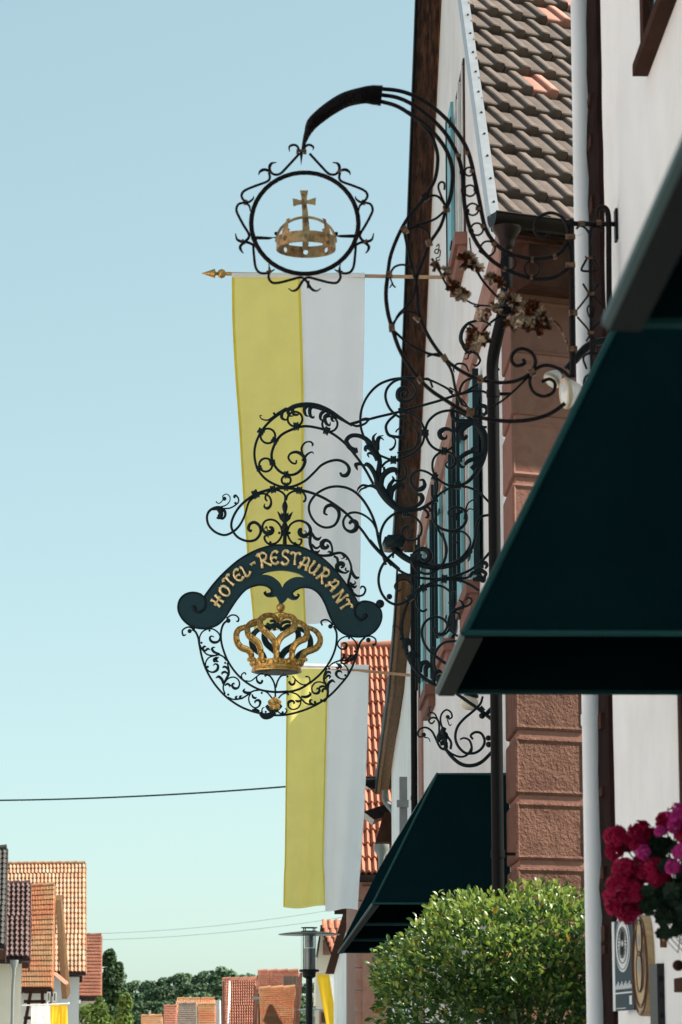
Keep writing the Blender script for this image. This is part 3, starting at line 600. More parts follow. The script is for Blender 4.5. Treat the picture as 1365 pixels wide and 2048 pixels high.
# cream gable house beside the lamp
hG = thing('cream_gable_house', 'narrow cream gabled house with red tiled roof just right of the lamp head', 'house', (1.6, 105, 0))
a, c, d = P(634, 1905, 104), P(644, 1852, 106), P(668, 1905, 104)
b = MB(); b.prism([P(628, 2130, 104), P(680, 2130, 104), P(680, 1860, 104), P(645, 1860, 104), P(634, 1910, 104)], (0, 6, 0)); b.build('wall', 'cream', hG)
b = MB(); b.prism([P(641, 1850, 104), P(690, 1850, 104), P(690, 1925, 102.8), P(666, 1915, 102.8)], V((0, .15, -.1))); rg = b.build('roof', 'under', hG)
tm = pantile(.24, .5, .03, .06, 5).mesh('roof_tile', 'tileR', True)
A_, B_ = P(666, 1915, 102.7), P(641, 1850, 103.9)
vv = (B_ - A_); 
for j in range(7):
    for i in range(5):
        p = A_ + vv * (j / 7) + V((i * .24, -.03, 0)); u_ = V((1, 0, 0)); v2 = (vv - u_ * vv.dot(u_)).normalized()
        o = bpy.data.objects.new('roof_tile', tm); COL.objects.link(o); o.parent = rg; o.matrix_basis = Matrix.Translation(p) @ Matrix((u_, v2, u_.cross(v2))).transposed().to_4x4()
k = MB(); k.prism([P(632, 1912, 103.5), P(642, 1850, 103.5), P(645, 1850, 103.5), P(636, 1916, 103.5)], (0, .3, 0)); k.build('bargeboard', 'timber', hG)
k = MB(); q = P(653, 1895, 103.9); k.box((q.x, 103.9, q.z), (.12, .05, .27)); k.build('window', 'pink', hG)
k = MB(); q = P(648, 2035, 103.9); k.box((q.x, 103.9, q.z), (.16, .05, .25)); kk = k.build('window', 'pink', hG)
k = MB(); k.box((q.x, 103.84, q.z), (.09, .01, .18)); k.build('pane', 'glass', kk)
# roofs in the middle distance
GR = 'roofs at the end of the street'
hM, m_ = far_house('orange_roofed_house', 'orange tiled roof in two steps just left of the lamp post', (521, 2062), (592, 2062), (519, 1981), (592, 1978), 118, 123, 'tileO', 'cream', 26, 20, .2, want=0)
hM2, _ = far_house('red_roofed_house', 'red tiled roof with a dull grey patch rising above the orange one', (517, 1990), (598, 1990), (516, 1946), (598, 1945), 128, 132, 'tileO3', 'cream', 30, 12, .2)
k = MB()
for i in range(8):
    for j in range(6): 
        q = P(569 + i * 3.8, 1975 - j * 4.2, 127.0 - .0 + j * .42); k.box(q, (.038, .02, .05))
k.build('grey_tile_patch', 'tileG', hM2)
k = MB(); k.prism([P(592, 1975, 119), P(601, 1945, 121), P(594, 2055, 117), P(586, 2055, 117)], (.1, .1, 0)); k.build('bargeboard', 'timber', hM)
k = MB(); k.prism([P(510, 1968, 121), P(517, 1985, 121), P(515, 2052, 118), P(508, 2052, 118)], (0, .3, 0)); k.build('bargeboard', 'timber', hM)
k = MB(); k.box(P(512, 1996, 117.5), (.14, .3, .05)); k.build('bracket', 'grey', hM)
hM3, _ = far_house('tiled_house', 'red pantile roof with pale verge left of the orange stepped roof', (460, 2062), (512, 2062), (459, 1965), (514, 1963), 140, 146, 'tileO3', 'cream', 11, 17, .2, th=.08)
k = MB(); k.prism([P(455, 2070, 139.5), P(459, 1962, 145.6), P(461, 1962, 145.6), P(462, 2070, 139.5)], (0, .2, 0)); k.build('verge_trim', 'whitepaint', hM3)
hM4, _ = far_house('tiled_house', 'brown-red strip of roof behind the red pantile roof', (445, 2062), (515, 2062), (445, 1961), (515, 1959), 152, 158, 'tileO3', 'lilac', 18, 18, .2)
k = MB(); k.prism([P(446, 2070, 150), P(446, 1962, 157), P(450, 1962, 157), P(451, 2070, 150)], (0, .2, 0)); k.build('bargeboard', 'timber', hM4)
hM5, _ = far_house('tiled_house', 'orange roof above small grey roof left of the brown verge', (398, 2075), (431, 2075), (396, 2011), (431, 2011), 165, 169, 'tileO', 'cream', 14, 14, .1)
hM6, _ = far_house('tiled_house', 'grey weathered roof between two red ones', (354, 2070), (396, 2070), (357, 2010), (393, 2010), 160, 164, 'tileG', 'cream', 16, 14, .1)
hM7, _ = far_house('tiled_house', 'small dull red roof left of the grey weathered roof', (328, 2072), (352, 2072), (328, 2015), (354, 2015), 166, 170, 'tileO3', 'cream', 10, 12, .1)
hM8, _ = far_house('tiled_house', 'long orange ridge line behind the grey weathered roof', (346, 2030), (431, 2030), (355, 2000), (430, 2000), 180, 184, 'tileO', 'cream', 24, 8, .1)
hM9, _ = far_house('tiled_house', 'leftmost low orange roof with a small white chimney', (282, 2075), (326, 2075), (283, 2034), (325, 2034), 175, 178, 'tileO', 'cream', 16, 10, .1)
k = MB(); q = P(300, 2031, 178); k.box(q, (.07, .07, .3)); k.build('chimney', 'whitepaint', hM9)
k = MB(); k.prism([P(431, 2000, 172), P(440, 2000, 172), P(441, 2090, 172), P(431, 2090, 172)], (0, 3, 0)); k.build('side_wall', 'lilac', hM5)
k = MB(); k.tube([P(402, 2005, 168), P(402, 1985, 168)], .02, 6); k.tube([P(398, 1990, 168), P(407, 1990, 168)], .012, 6); k.build('aerial', 'cable', hM5)

# left side of the street
far_house('dark_roofed_house', 'darkest blackish tiled roof cut by the left picture edge', (-95, 1890), (10, 1890), (-95, 1702), (15, 1699), 96, 102, 'tileK', 'cream', 11, 18, .55, want=120)
hL, l_ = far_house('plum_roofed_house', 'house with dark plum tiled roof and cream corner wall at the left edge', (-110, 1916), (60, 1916), (-110, 1771), (62, 1769), 112, 117, 'tileD', 'cream', 17, 15, .30, want=200, th=.1)
k = MB(); q = P(29, 1920, 111.6)
k.lathe(q + V((0, 0, -.1)), [(.06, -.5), (.07, -.25), (.16, 0), (.17, .1)], 10); k.tube([q + V((0, 0, -.5)), q + V((-.05, .2, -1.0)), q + V((-.05, .2, -5))], .06, 8); k.build('downpipe', 'grey', hL, True)
hL3, l3 = far_house('half_timbered_house', 'bright orange roofed half-timbered house between the plum roof and the big sandy roof', (30, 1977), (105, 1977), (40, 1776), (110, 1772), 125, 131, 'tileO', 'plaster', 23, 20, .2, want=0, th=.06)
k = MB()
for (x0, y0, x1, y1) in ((48, 1983, 92, 1983), (48, 2003, 92, 2003), (48, 2036, 66, 2036), (62, 1983, 50, 2050), (85, 1983, 85, 2050), (100, 1983, 100, 2050)):
    a, c = P(x0, y0, 124.6), P(x1, y1, 124.6); t_ = (c - a).normalized(); n_ = V((0, 1, 0)).cross(t_) * .07
    kb = MB(); kb.prism([a - n_, c - n_, c + n_, a + n_], (0, .08, 0)); kb.build('timber_beam', 'timber', hL3)
k = MB(); k.prism([P(111, 1800, 131), P(114, 1790, 131.3), P(131, 1985, 139), P(124, 1998, 139)], V((.25, 0, 0))); k.build('soffit_board', 'woodl', hL3)
k = MB(); k.prism([P(106, 1948, 126), P(113, 1948, 127), P(137, 1968, 127), P(131, 1969, 126)], (0, .1, .08)); k.build('canopy', 'tileO3', hL3)
for xx in (98, 110):
    k = MB(); q = P(xx, 1994, 124.4); k.box(q, (.07, .03, .22)); kw = k.build('window', 'whitepaint', hL3)
    k = MB(); k.box(q + V((0, -.035, 0)), (.035, .006, .16)); k.build('pane', 'glass', kw)
far_house('sandy_roofed_house', 'large sandy orange tiled roof rising behind the half-timbered house', (-40, 1945), (172, 1945), (-40, 1730), (172, 1728), 142, 150, 'tileO2', 'lilac', 27, 21, .30, want=300, th=.065)
far_house('red_roofed_house', 'narrow dull red tiled roof at the far end of the left row', (150, 1994), (203, 1994), (160, 1872), (204, 1872), 158, 164, 'tileO3', 'cream', 24, 18, .3, th=.06)

# ------------------------------------------------------------------ hills and woods
def leaf_cloud(b, c, rad, n, s, rnd=random, low=-0.35, core=.55):
    for _ in range(n):
        while True:
            d = V((rnd.gauss(0, 1), rnd.gauss(0, 1), rnd.gauss(0, 1)))
            if d.length > .1: break
        d.normalize()
        if d.z < low: d.z = -d.z
        r = rnd.uniform(core, 1.04); p = V(c) + V((d.x * rad[0], d.y * rad[1], d.z * rad[2])) * r
        a = (d + V((rnd.uniform(-.9, .9), rnd.uniform(-.9, .9), rnd.uniform(-.5, .9)))).normalized(); x = a.orthogonal().normalized(); y = a.cross(x); t = rnd.uniform(0, 6.28); x, y = x * math.cos(t) + y * math.sin(t), y * math.cos(t) - x * math.sin(t)
        w = s * rnd.uniform(.6, 1.3); b.add([p - x * w, p - y * w * .5 + a * w * .12, p + x * w, p + y * w * .5 + a * w * .12], [(0, 1, 2, 3)])
random.seed(11)
b = MB(); prof = [(-420, 1975), (100, 1985), (240, 1985), (300, 1972), (360, 1962), (440, 1955), (520, 1962), (600, 1975), (800, 1995), (1700, 2030)]
r1 = [P(x, y + 22, 1300) for x, y in prof]; r0 = [V((p.x, 1262, -2)) for p in r1]; r2 = [V((p.x * 1.3, 2200, p.z * .8)) for p in r1]
b.grid([r0, r1, r2]); structure('hills', b, 'hill')
b = MB(); 
def ridge_y(x):
    for (x0, y0), (x1, y1) in zip(prof[:-1], prof[1:]):
        if x0 <= x <= x1: return y0 + (y1 - y0) * (x - x0) / (x1 - x0)
    return 1990
for row in range(5):
    for i in range(30):
        x = 225 + i * 13.6 + random.uniform(-6, 6); y = ridge_y(x) + 4 + row * 22 + random.uniform(-6, 6) + (row == 0) * random.uniform(-4, 3)
        Y = 1256 - row * 30; s_ = F / Y; rr = random.uniform(15, 23) / s_
        c = P(x, y, Y)
        for q in range(4):
            cc = c + V((random.uniform(-.6, .6) * rr, random.uniform(-.5, .3) * rr, random.uniform(-.35, .35) * rr)); leaf_cloud(b, cc, (rr * .62, rr * .62, rr * .58), 70, rr * .20, core=.75)
b.build('far_wood', 'forest', None, False, kind='stuff', label='dark green wooded hill rising at the end of the street', category='forest')
def tree(name, label, lobes, trunk, m, n, s):
    base = trunk[0]; t = thing(name, label, 'tree', (base[0], base[1], 0))
    b = MB(); b.tube([V((base[0], base[1], -.1)), V(base) * .5 + V(trunk[1]) * .5, V(trunk[1])], [trunk[2], trunk[2] * .7, trunk[2] * .3], 8); tr = b.build('trunk', 'twig', t, True)
    b = MB()
    for c, r in lobes: b.tube([V(trunk[1]) * .5 + V((base[0], base[1], c.z * .3)), V(c)], [trunk[2] * .35, .02], 6)
    b.build('limbs', 'twig', tr)
    b = MB()
    for c, r in lobes: leaf_cloud(b, c, r, int(n), s)
    b.build('crown', m, t, kind='stuff')
def lobe(px, py, rp, Y, el=1.0):
    q = F / Y; return (P(px, py, Y), (rp / q, rp / q, rp / q * el))
Y = 172
tree('tall_tree', 'tall dark green tree with pointed top right of the left row of roofs', [lobe(218, 1925, 14, Y, 1.7), lobe(228, 1960, 24, Y, 1.4), lobe(217, 1990, 20, Y, 1.3), lobe(240, 2000, 19, Y, 1.5), lobe(228, 2035, 30, Y, 1.2), lobe(222, 1912, 7, Y, 1.8), lobe(238, 1938, 8, Y, 1.6)], (P(226, 2130, Y), P(224, 1960, Y), .25), 'tree1', 620, .16)
tree('leafy_tree', 'yellow-green leafy tree half hidden behind the tall dark tree', [lobe(252, 2010, 15, 165, 1.5), lobe(250, 2045, 18, 165, 1.4)], (P(251, 2120, 165), P(251, 2020, 165), .15), 'tree2', 420, .14)
tree('round_bush', 'light green bush in front of the far left wall', [lobe(178, 2030, 22, 150), lobe(200, 2022, 16, 150, 1.2), lobe(208, 2045, 18, 150), lobe(186, 2050, 25, 150), lobe(200, 2003, 6, 150, 1.6)], (P(188, 2120, 150), P(188, 2040, 150), .1), 'tree2', 420, .12)
# ------------------------------------------------------------------ awnings
def awning(label, Y0, Y1, xw, xt, zt, xf, zb, ribs, twist=0.0, back=None):
    t = thing('window_awning', label, 'awning', (xw, Y0, zb), 'dark teal window awnings')
    dx = lambda y: twist * (y - Y0)
    top = lambda y: [V((xw - .01, y, zt)), V((xt + dx(y), y, zt)), V((xf + dx(y), y, zb))]
    b = MB(); th = V((-.004, 0, .004))
    A, B_ = top(Y0), top(Y1)
    n = (V((xt - xf, 0, zt - zb))).normalized(); nn = V((-n.z, 0, n.x)) * .008
    b.prism([A[1], A[2], B_[2], B_[1]], nn); b.prism([A[0], A[1], B_[1], B_[0]], V((0, 0, .008))); b.build('canopy', 'awn', t)
    for y, s in ((Y0, 1), (Y1, -1)):
        q = top(y); b = MB(); b.prism([q[0], q[1], q[2], V((xw - .01, y, zb))], (0, .006 * s, 0)); b.build('side_panel', 'awn', t)
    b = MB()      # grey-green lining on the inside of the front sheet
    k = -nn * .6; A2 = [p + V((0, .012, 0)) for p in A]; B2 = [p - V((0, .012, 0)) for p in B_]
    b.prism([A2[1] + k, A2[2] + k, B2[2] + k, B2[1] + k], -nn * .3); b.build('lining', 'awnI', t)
    b = MB()      # piping along every edge
    for pl in (A, B_): b.tube(pl, .011, 6); b.tube([pl[2], V((xw - .01, pl[2].y, zb))], .010, 6)
    for i in (1, 2): b.tube([A[i], B_[i]], .013, 6)
    b.build('piping', 'awnE', t)
    b = MB(); b.prism([A[2] + V((.0, 0, -.002)), A[2] + V((.055, 0, -.002)), B_[2] + V((.055, 0, -.002)), B_[2] + V((.0, 0, -.002))], (0, 0, -.014)); b.build('valance_hem', 'awnI', t)
    for i in range(ribs):
        y = Y0 + (Y1 - Y0) * (i + 1) / (ribs + 1); q = top(y); b = MB()
        b.tube([q[1] - nn * 3, q[2] + V((.02, 0, .02))], .016, 6); b.tube([q[2] + V((.0, 0, .005)), V((xw - .02, y, zb + .005))], .018, 6); b.build('rib', 'awnE', t)
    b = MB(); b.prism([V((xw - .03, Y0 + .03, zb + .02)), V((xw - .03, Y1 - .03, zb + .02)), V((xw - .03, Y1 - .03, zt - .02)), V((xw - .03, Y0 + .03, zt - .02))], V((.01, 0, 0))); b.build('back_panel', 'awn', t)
    return t
awning('nearest blurred dark teal awning cut by the right picture edge', 3.15, 4.62, XA, 1.07, 3.88, .547, 2.80, 0)
awning('large dark teal awning covering the ironwork on the right, in the middle of the picture', 8.32, 9.72, XA, 1.072, 3.88, .541, 2.812, 0)
awning('farther dark teal awning above the clipped bush with ribs showing beneath', 23.8, 35.9, XB, 1.31, 3.872, .771, 2.797, 2, -.0038)

# ------------------------------------------------------------------ clipped bush
bush = thing('clipped_bush', 'round clipped bush with glossy leaves, sunlit on top, below the far awning', 'bush', (1.27, 17, 0))
bc = P(1055, 2060, 17); brx, brz = .925, .828
b = MB(); b.tube([V((bc.x, 17, 0)), V((bc.x + .02, 17, bc.z - .5))], .035, 8)
for i in range(40):
    a = random.uniform(0, 6.28); e = random.uniform(-.3, 1.4); d = V((math.cos(a) * math.cos(e), math.sin(a) * math.cos(e), math.sin(e)))
    b.tube([V((bc.x, 17, bc.z - .4)), bc + V((d.x * brx * .5, d.y * brx * .5, d.z * brz * .4)), bc + V((d.x * brx * .92, d.y * brx * .92, d.z * brz * .92))], [.012, .007, .003], 5)
b.build('stems', 'twig', bush)
random.seed(21)
def leafgeo(L, wd):
    b = MB(); xs = [(0, .0), (.22, .30), (.5, .5), (.78, .34), (1, 0)]
    vs = [V((0, 0, 0))]; rows = []
    for t, w in xs[1:-1]:
        z = .10 * L * math.sin(t * 3.0); rows.append([V((-w * wd, t * L, z + .10 * wd)), V((0, t * L, z - .04 * wd)), V((w * wd, t * L, z + .10 * wd))])
    tip = V((0, L, -.02 * L)); al = vs + [p for r in rows for p in r] + [tip]
    fs = [(0, 2, 1), (0, 3, 2)]
    for r in range(2): o = 1 + r * 3; fs += [(o, o + 1, o + 4, o + 3), (o + 1, o + 2, o + 5, o + 4)]
    o = 7; fs += [(o, o + 1, 10), (o + 1, o + 2, 10)]
    b.add(al, fs); return b
LG = leafgeo(1.0, .52)
def leafM(p, d, s):
    d = d.normalized(); n = V((random.uniform(-1, 1), random.uniform(-1, 1), random.uniform(.0, 1.4))); x = d.cross(n)
    if x.length < .05: x = d.orthogonal()
    x.normalize(); z = x.cross(d)
    return Matrix.Translation(p) @ Matrix((x, d, z)).transposed().to_4x4() @ Matrix.Scale(s, 4)
foli = {k: MB() for k in ('leafA', 'leafB', 'leafC')}
near = []
lv = {k: LG.mesh('leaf', k, True) for k in foli}
for i in range(21000):
    while True:
        d = V((random.gauss(0, 1), random.gauss(0, 1), random.gauss(0, 1)))
        if d.length > .1: break
    d.normalize()
    if d.z < -.5: d.z *= -.4; d.normalize()
    if d.y > .55 and random.random() < .7: d.y = -d.y
    r = random.uniform(.80, 1.0) if random.random() < .72 else random.uniform(.35, .8)
    lump = 1 + .035 * math.sin(d.x * 9 + d.z * 7) + .03 * math.sin(d.z * 13 + d.y * 8 + 1)
    r *= lump * (abs(d.x) ** 2.4 + abs(d.y) ** 2.4 + abs(d.z) ** 2.4) ** (-1 / 2.4)
    if d.z > .2 and random.random() < .10: r += random.uniform(.0, .055)
    p = bc + V((d.x * brx * r, d.y * brx * r, d.z * brz * r))
    dr = d * .8 + V((random.uniform(-1, 1), random.uniform(-1, 1), random.uniform(-.5, 1.0)))
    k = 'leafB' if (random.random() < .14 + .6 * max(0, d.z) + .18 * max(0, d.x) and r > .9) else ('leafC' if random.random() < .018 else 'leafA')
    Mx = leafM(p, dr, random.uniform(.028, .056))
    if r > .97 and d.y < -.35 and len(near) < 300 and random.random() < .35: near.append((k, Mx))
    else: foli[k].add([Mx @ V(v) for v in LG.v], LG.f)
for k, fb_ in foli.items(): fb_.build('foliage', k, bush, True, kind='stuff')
for k, Mx in near:
    o = bpy.data.objects.new('leaf', lv[k]); COL.objects.link(o); o.parent = bush; o.matrix_parent_inverse = Matrix.Translation(-WORLD[bush]); o.matrix_basis = Mx

# ------------------------------------------------------------------ geraniums
ger = thing('hanging_geranium', 'crimson and magenta geranium hanging from the window sill by the right edge', 'flowering plant', P(1350, 1880, 8.9))
GM = 'M7'
def gp(x, y, Y=8.95): 
    q = cv(GM, [(x, y)])[0]; return P(q[0], q[1], Y)
random.seed(5)
def bloom(x, y, r, m, Y):
    b = MB(); c = gp(x, y, Y); R_ = 1.15 * r / 4.573 / ppm(1290, 1750, Y)
    nfl = int(40 * (r / 100) ** 1.2)
    for i in range(nfl):
        d = V((random.gauss(0, 1), -abs(random.gauss(0, 1)), random.gauss(0, 1))).normalized(); fc = c + d * R_ * random.uniform(.55, .95); fr = R_ * .46 * (100 / r) ** .4
        x_ = d.orthogonal().normalized(); y_ = d.cross(x_); t0 = random.uniform(0, 6)
        for k in range(5):
            a = t0 + k * 1.257; e = x_ * math.cos(a) + y_ * math.sin(a); s_ = x_ * -math.sin(a) + y_ * math.cos(a)
            b.add([fc, fc + e * fr * .6 + s_ * fr * .42 + d * fr * .25, fc + e * fr * 1.05 + s_ * fr * .2 + d * fr * .05, fc + e * fr * 1.05 - s_ * fr * .2 + d * fr * .05, fc + e * fr * .6 - s_ * fr * .42 + d * fr * .25], [(0, 1, 2), (0, 2, 3), (0, 3, 4)])
    for i in range(7):
        d = V((random.gauss(0, 1), random.gauss(0, .5), random.gauss(0, 1))).normalized()
        b.tube([c, c + d * R_ * .6], .0012, 4)
    b.build('bloom', m, ger)
    b = MB(); b.tube([c, (c + gp(800, 900)) * .5 + V((0, .02, -.02)), gp(840, 1000)], .0022, 5); b.build('flower_stalk', 'gleaf', ger)
for x, y, r, m, Y in ((240, 330, 95, 'petalR', 8.9), (225, 450, 85, 'petalR', 8.95), (470, 310, 110, 'petalR', 9.0), (430, 400, 70, 'petalR', 8.9), (320, 640, 110, 'petalR', 8.85), (280, 800, 115, 'petalR', 8.8), (250, 960, 95, 'petalR', 8.85), (350, 1030, 90, 'petalR', 8.9), (400, 850, 80, 'petalR', 8.8), (590, 620, 85, 'petalR', 8.8), (590, 720, 70, 'petalR', 8.8),
                      (700, 200, 85, 'petalR', 9.0), (800, 130, 85, 'petalM', 8.8), (650, 285, 50, 'petalM', 8.8), (770, 235, 60, 'petalM', 8.75), (490, 480, 58, 'petalM', 8.75), (760, 610, 62, 'petalM', 8.7), (830, 470, 70, 'petalM', 8.7), (900, 300, 110, 'petalR', 8.8), (460, 560, 60, 'petalR', 9.0), (400, 720, 95, 'petalR', 9.0), (430, 960, 80, 'petalR', 9.0), (520, 640, 85, 'petalR', 8.95), (200, 880, 70, 'petalR', 8.9), (560, 350, 80, 'petalR', 9.05), (680, 700, 60, 'petalR', 8.9), (350, 400, 70, 'petalR', 9.0), (330, 930, 90, 'petalR', 9.0)):
    bloom(x, y, r, m, Y)
gl = MB(); nleaf = 0
for i in range(190):
    x, y = random.uniform(470, 1150), random.uniform(380, 1230)
    if y > 1000 and x < 640: continue
    if x < 560 and y < 700: continue
    if y < 760 and random.random() < .35: continue
    c = gp(x, y, random.uniform(8.7, 9.15)); r = random.uniform(.016, .030); d = V((random.uniform(-.7, .5), -1, random.uniform(-.2, .9))).normalized(); x_ = d.orthogonal().normalized(); y_ = d.cross(x_)
    n = 14; ring = [c + (x_ * math.cos(6.283 * k / n) + y_ * math.sin(6.283 * k / n)) * r * (1 + .13 * math.cos(k * 6.283 / n * 7)) + d * r * .22 * math.cos(k * 3) for k in range(n)]
    lb = MB(); lb.add([c - d * r * .15] + ring, [(0, 1 + k, 1 + (k + 1) % n) for k in range(n)])
    lb.build('leaf', 'gleaf', ger); 
    gl.tube([c, c + V((.06, .03, -.06)), gp(860, 1000)], .0016, 4)
gl.build('leaf_stalks', 'gleaf', ger)
b = MB(); bx = V((1.30, 8.0, gp(860, 1100).z - .05))
rowsx = []
b.box2((1.20, 7.2, bx.z - .12), (1.385, 8.45, bx.z + .05)); b.build('planter', 'timber', ger)

# ------------------------------------------------------------------ plaques on the near wall
def wallpt(px, py, X): return PXP(px, py, X)
pq = thing('blue_plaque', 'narrow blue plaque with a white oval emblem on the white wall', 'plaque', (1.41, 11.6, 1.7))
A = wallpt(1231, 2022, 1.398); B_ = wallpt(1269, 2026, 1.428); zt_ = wallpt(1250, 1838, 1.412).z; zb_ = A.z
du = V((B_.x - A.x, B_.y - A.y, 0)); wv = du.length; du.normalize(); dn_ = V((du.y, -du.x, 0)); dn_ = dn_ if dn_.x < 0 else -dn_
def onp(u, z, o=.0): return V((A.x, A.y, zb_)) + du * (u * wv) + V((0, 0, z * (zt_ - zb_))) + dn_ * o
b = MB(); b.prism([onp(0, 0), onp(1, 0), onp(1, 1), onp(0, 1)], -dn_ * .012); b.build('plate', 'plaque', pq)
b = MB(); b.prism([onp(-.10, -.0, .001), onp(.03, -.0, .001), onp(.03, 1, .001), onp(-.10, 1, .001)], -dn_ * .014); b.build('edge_strip', 'plaqueW', pq)
def ell(u, z, ru, rz, o, n=28): return [onp(u + ru * math.cos(6.2832 * k / n), z + rz * math.sin(6.2832 * k / n), o) for k in range(n)]
b = MB(); b.add(ell(.48, .72, .40, .30, .002), [tuple(range(28))]); em = b.build('emblem_oval', 'plaqueW', pq)
b = MB(); b.tube(ell(.48, .72, .36, .27, .003), .0018, 5, closed=True)
b.tube(ell(.48, .72, .25, .2, .003), .0022, 5, closed=True); b.build('emblem_rings', 'plaqueK', pq)
b = MB()
for i in range(22):
    a = i / 22 * 6.283; b.tube([onp(.48 + .05 * math.cos(a), .74 + .04 * math.sin(a), .003), onp(.48 + .22 * math.cos(a), .74 + .17 * math.sin(a), .003)], .0022, 4)
b.build('emblem_eagle', 'plaqueK', pq)
b = MB()
for i in range(13):      # illegible line of lettering as in the photograph
    u = .08 + i * .066; h = .045 + .02 * ((i * 7) % 3); b.add([onp(u, .235, .003), onp(u + .042, .235, .003), onp(u + .042, .235 + h, .003), onp(u, .235 + h, .003)], [(0, 1, 2, 3)])
b.add([onp(.06, .185, .003), onp(.95, .185, .003), onp(.95, .20, .003), onp(.06, .20, .003)], [(0, 1, 2, 3)])
b.add([onp(.8, .06, .003), onp(.93, .06, .003), onp(.93, .155, .003), onp(.8, .155, .003)], [(0, 1, 2, 3)])
b.add([onp(.1, .02, .003), onp(.6, .02, .003), onp(.6, .028, .003), onp(.1, .028, .003)], [(0, 1, 2, 3)])
b.build('lettering', 'plaqueW', pq)
ov = thing('oval_wood_sign', 'thick tan oval wooden sign with brown rings beside the blue plaque', 'sign', (1.38, 11.3, 1.75))
oc = P(1285, 1932, 11.25); 
d1 = V((.10, -.995, 0)).normalized(); dn1 = V((-.995, -.10, 0)).normalized(); hz = 101 / ppm(1290, 1930, 11.2); hu = .158
# turned slightly towards the street approach
ang = math.radians(4); d1 = V((math.sin(ang) * 1, -math.cos(ang), 0)); dn1 = V((-math.cos(ang), -math.sin(ang), 0))
oc = P(1281, 1931, 11.3)
def onv(u, z, o=0): return oc + d1 * (u * hu) + V((0, 0, z * hz)) + dn1 * o
def ov_e(ru, rz, o, u=0, z=0, n=36): return [onv(u + ru * math.cos(6.2832 * k / n), z + rz * math.sin(6.2832 * k / n), o) for k in range(n)]
b = MB(); b.prism(ov_e(1, 1, 0), -dn1 * .05); b.build('board', 'oval', ov)
for r_, w_ in ((.97, .004), (.83, .003), (.78, .0015)):
    b = MB(); b.tube(ov_e(r_, r_, .002), w_, 6, closed=True); b.build('rim', 'ovalD', ov)
b = MB(); b.add(ov_e(.34, .36, .004, .05, .55), [tuple(range(36))]); b.add(ov_e(.34, .40, .0042, .0, -.12), [tuple(range(36))]); b.build('medallion', 'oval', ov)
b = MB(); b.tube(ov_e(.34, .36, .004, .05, .55), .0035, 6, closed=True); b.tube(ov_e(.34, .40, .0042, .0, -.12), .0035, 6, closed=True); b.build('medallion_rim', 'plaqueK', ov)
b = MB(); b.add(ov_e(.13, .12, .006, .02, .5), [tuple(range(36))]); b.add(ov_e(.13, .15, .006, -.02, -.02), [tuple(range(36))]); b.build('medallion_figure', 'grey', ov)
b = MB(); b.add([onv(.36, .5, .003), onv(.60, .35, .003), onv(.58, -.1, .003), onv(.42, -.42, .003), onv(.30, -.5, .003), onv(.40, -.1, .003)], [(0, 1, 2, 3, 4, 5)]); b.build('painted_scene', 'ovalD', ov)
for z in (.93, -.93):
    b = MB(); b.ball(onv(.1, z, .004), .008, 8); b.build('screw', 'flash', ov)
ic = thing('door_intercom', 'dark grey slim intercom box on the white wall beside the oval sign', 'intercom', (1.40, 10.8, 1.6))
q = P(1326, 2010, 10.9); b = MB(); zt2 = P(1326, 1927, 10.9).z
b.box2((q.x - .022, 10.88, 1.45), (q.x + .03, 11.1, zt2)); b.build('casing', 'greyD', ic)
for i, py in enumerate((1958, 1990, 2030)):
    b = MB(); b.lathe(V((q.x - .008, 10.88, P(1320, py, 10.88).z)), [(.011, 0), (.011, .004), (.007, .006)], 10, (0, -1, 0)); b.build('button', 'lampB', ic)
bp_ = thing('brass_plate', 'small brass plate on the white wall under the geranium leaves', 'plate', (1.43, 10.8, 1.95))
q = P(1332, 1877, 10.8); b = MB(); b.box((q.x, 10.8, q.z), (.022, .004, .034)); b.build('plate', 'brass', bp_)
b = MB(); b.box((q.x - .008, 10.794, q.z + .0), (.006, .002, .010)); b.build('emblem', 'gold', bp_)
kn = thing('wooden_knob', 'round brown wooden knob of a rail at the right picture edge', 'knob', P(1358, 1930, 9.3))
b = MB(); b.ball(P(1357, 1931, 9.3), .019, 14, .95); b.build('ball', 'timber', kn)
b = MB(); b.tube([P(1357, 1931, 9.3), P(1376, 1931, 9.3)], .009, 10); b.build('stem', 'timber', kn)

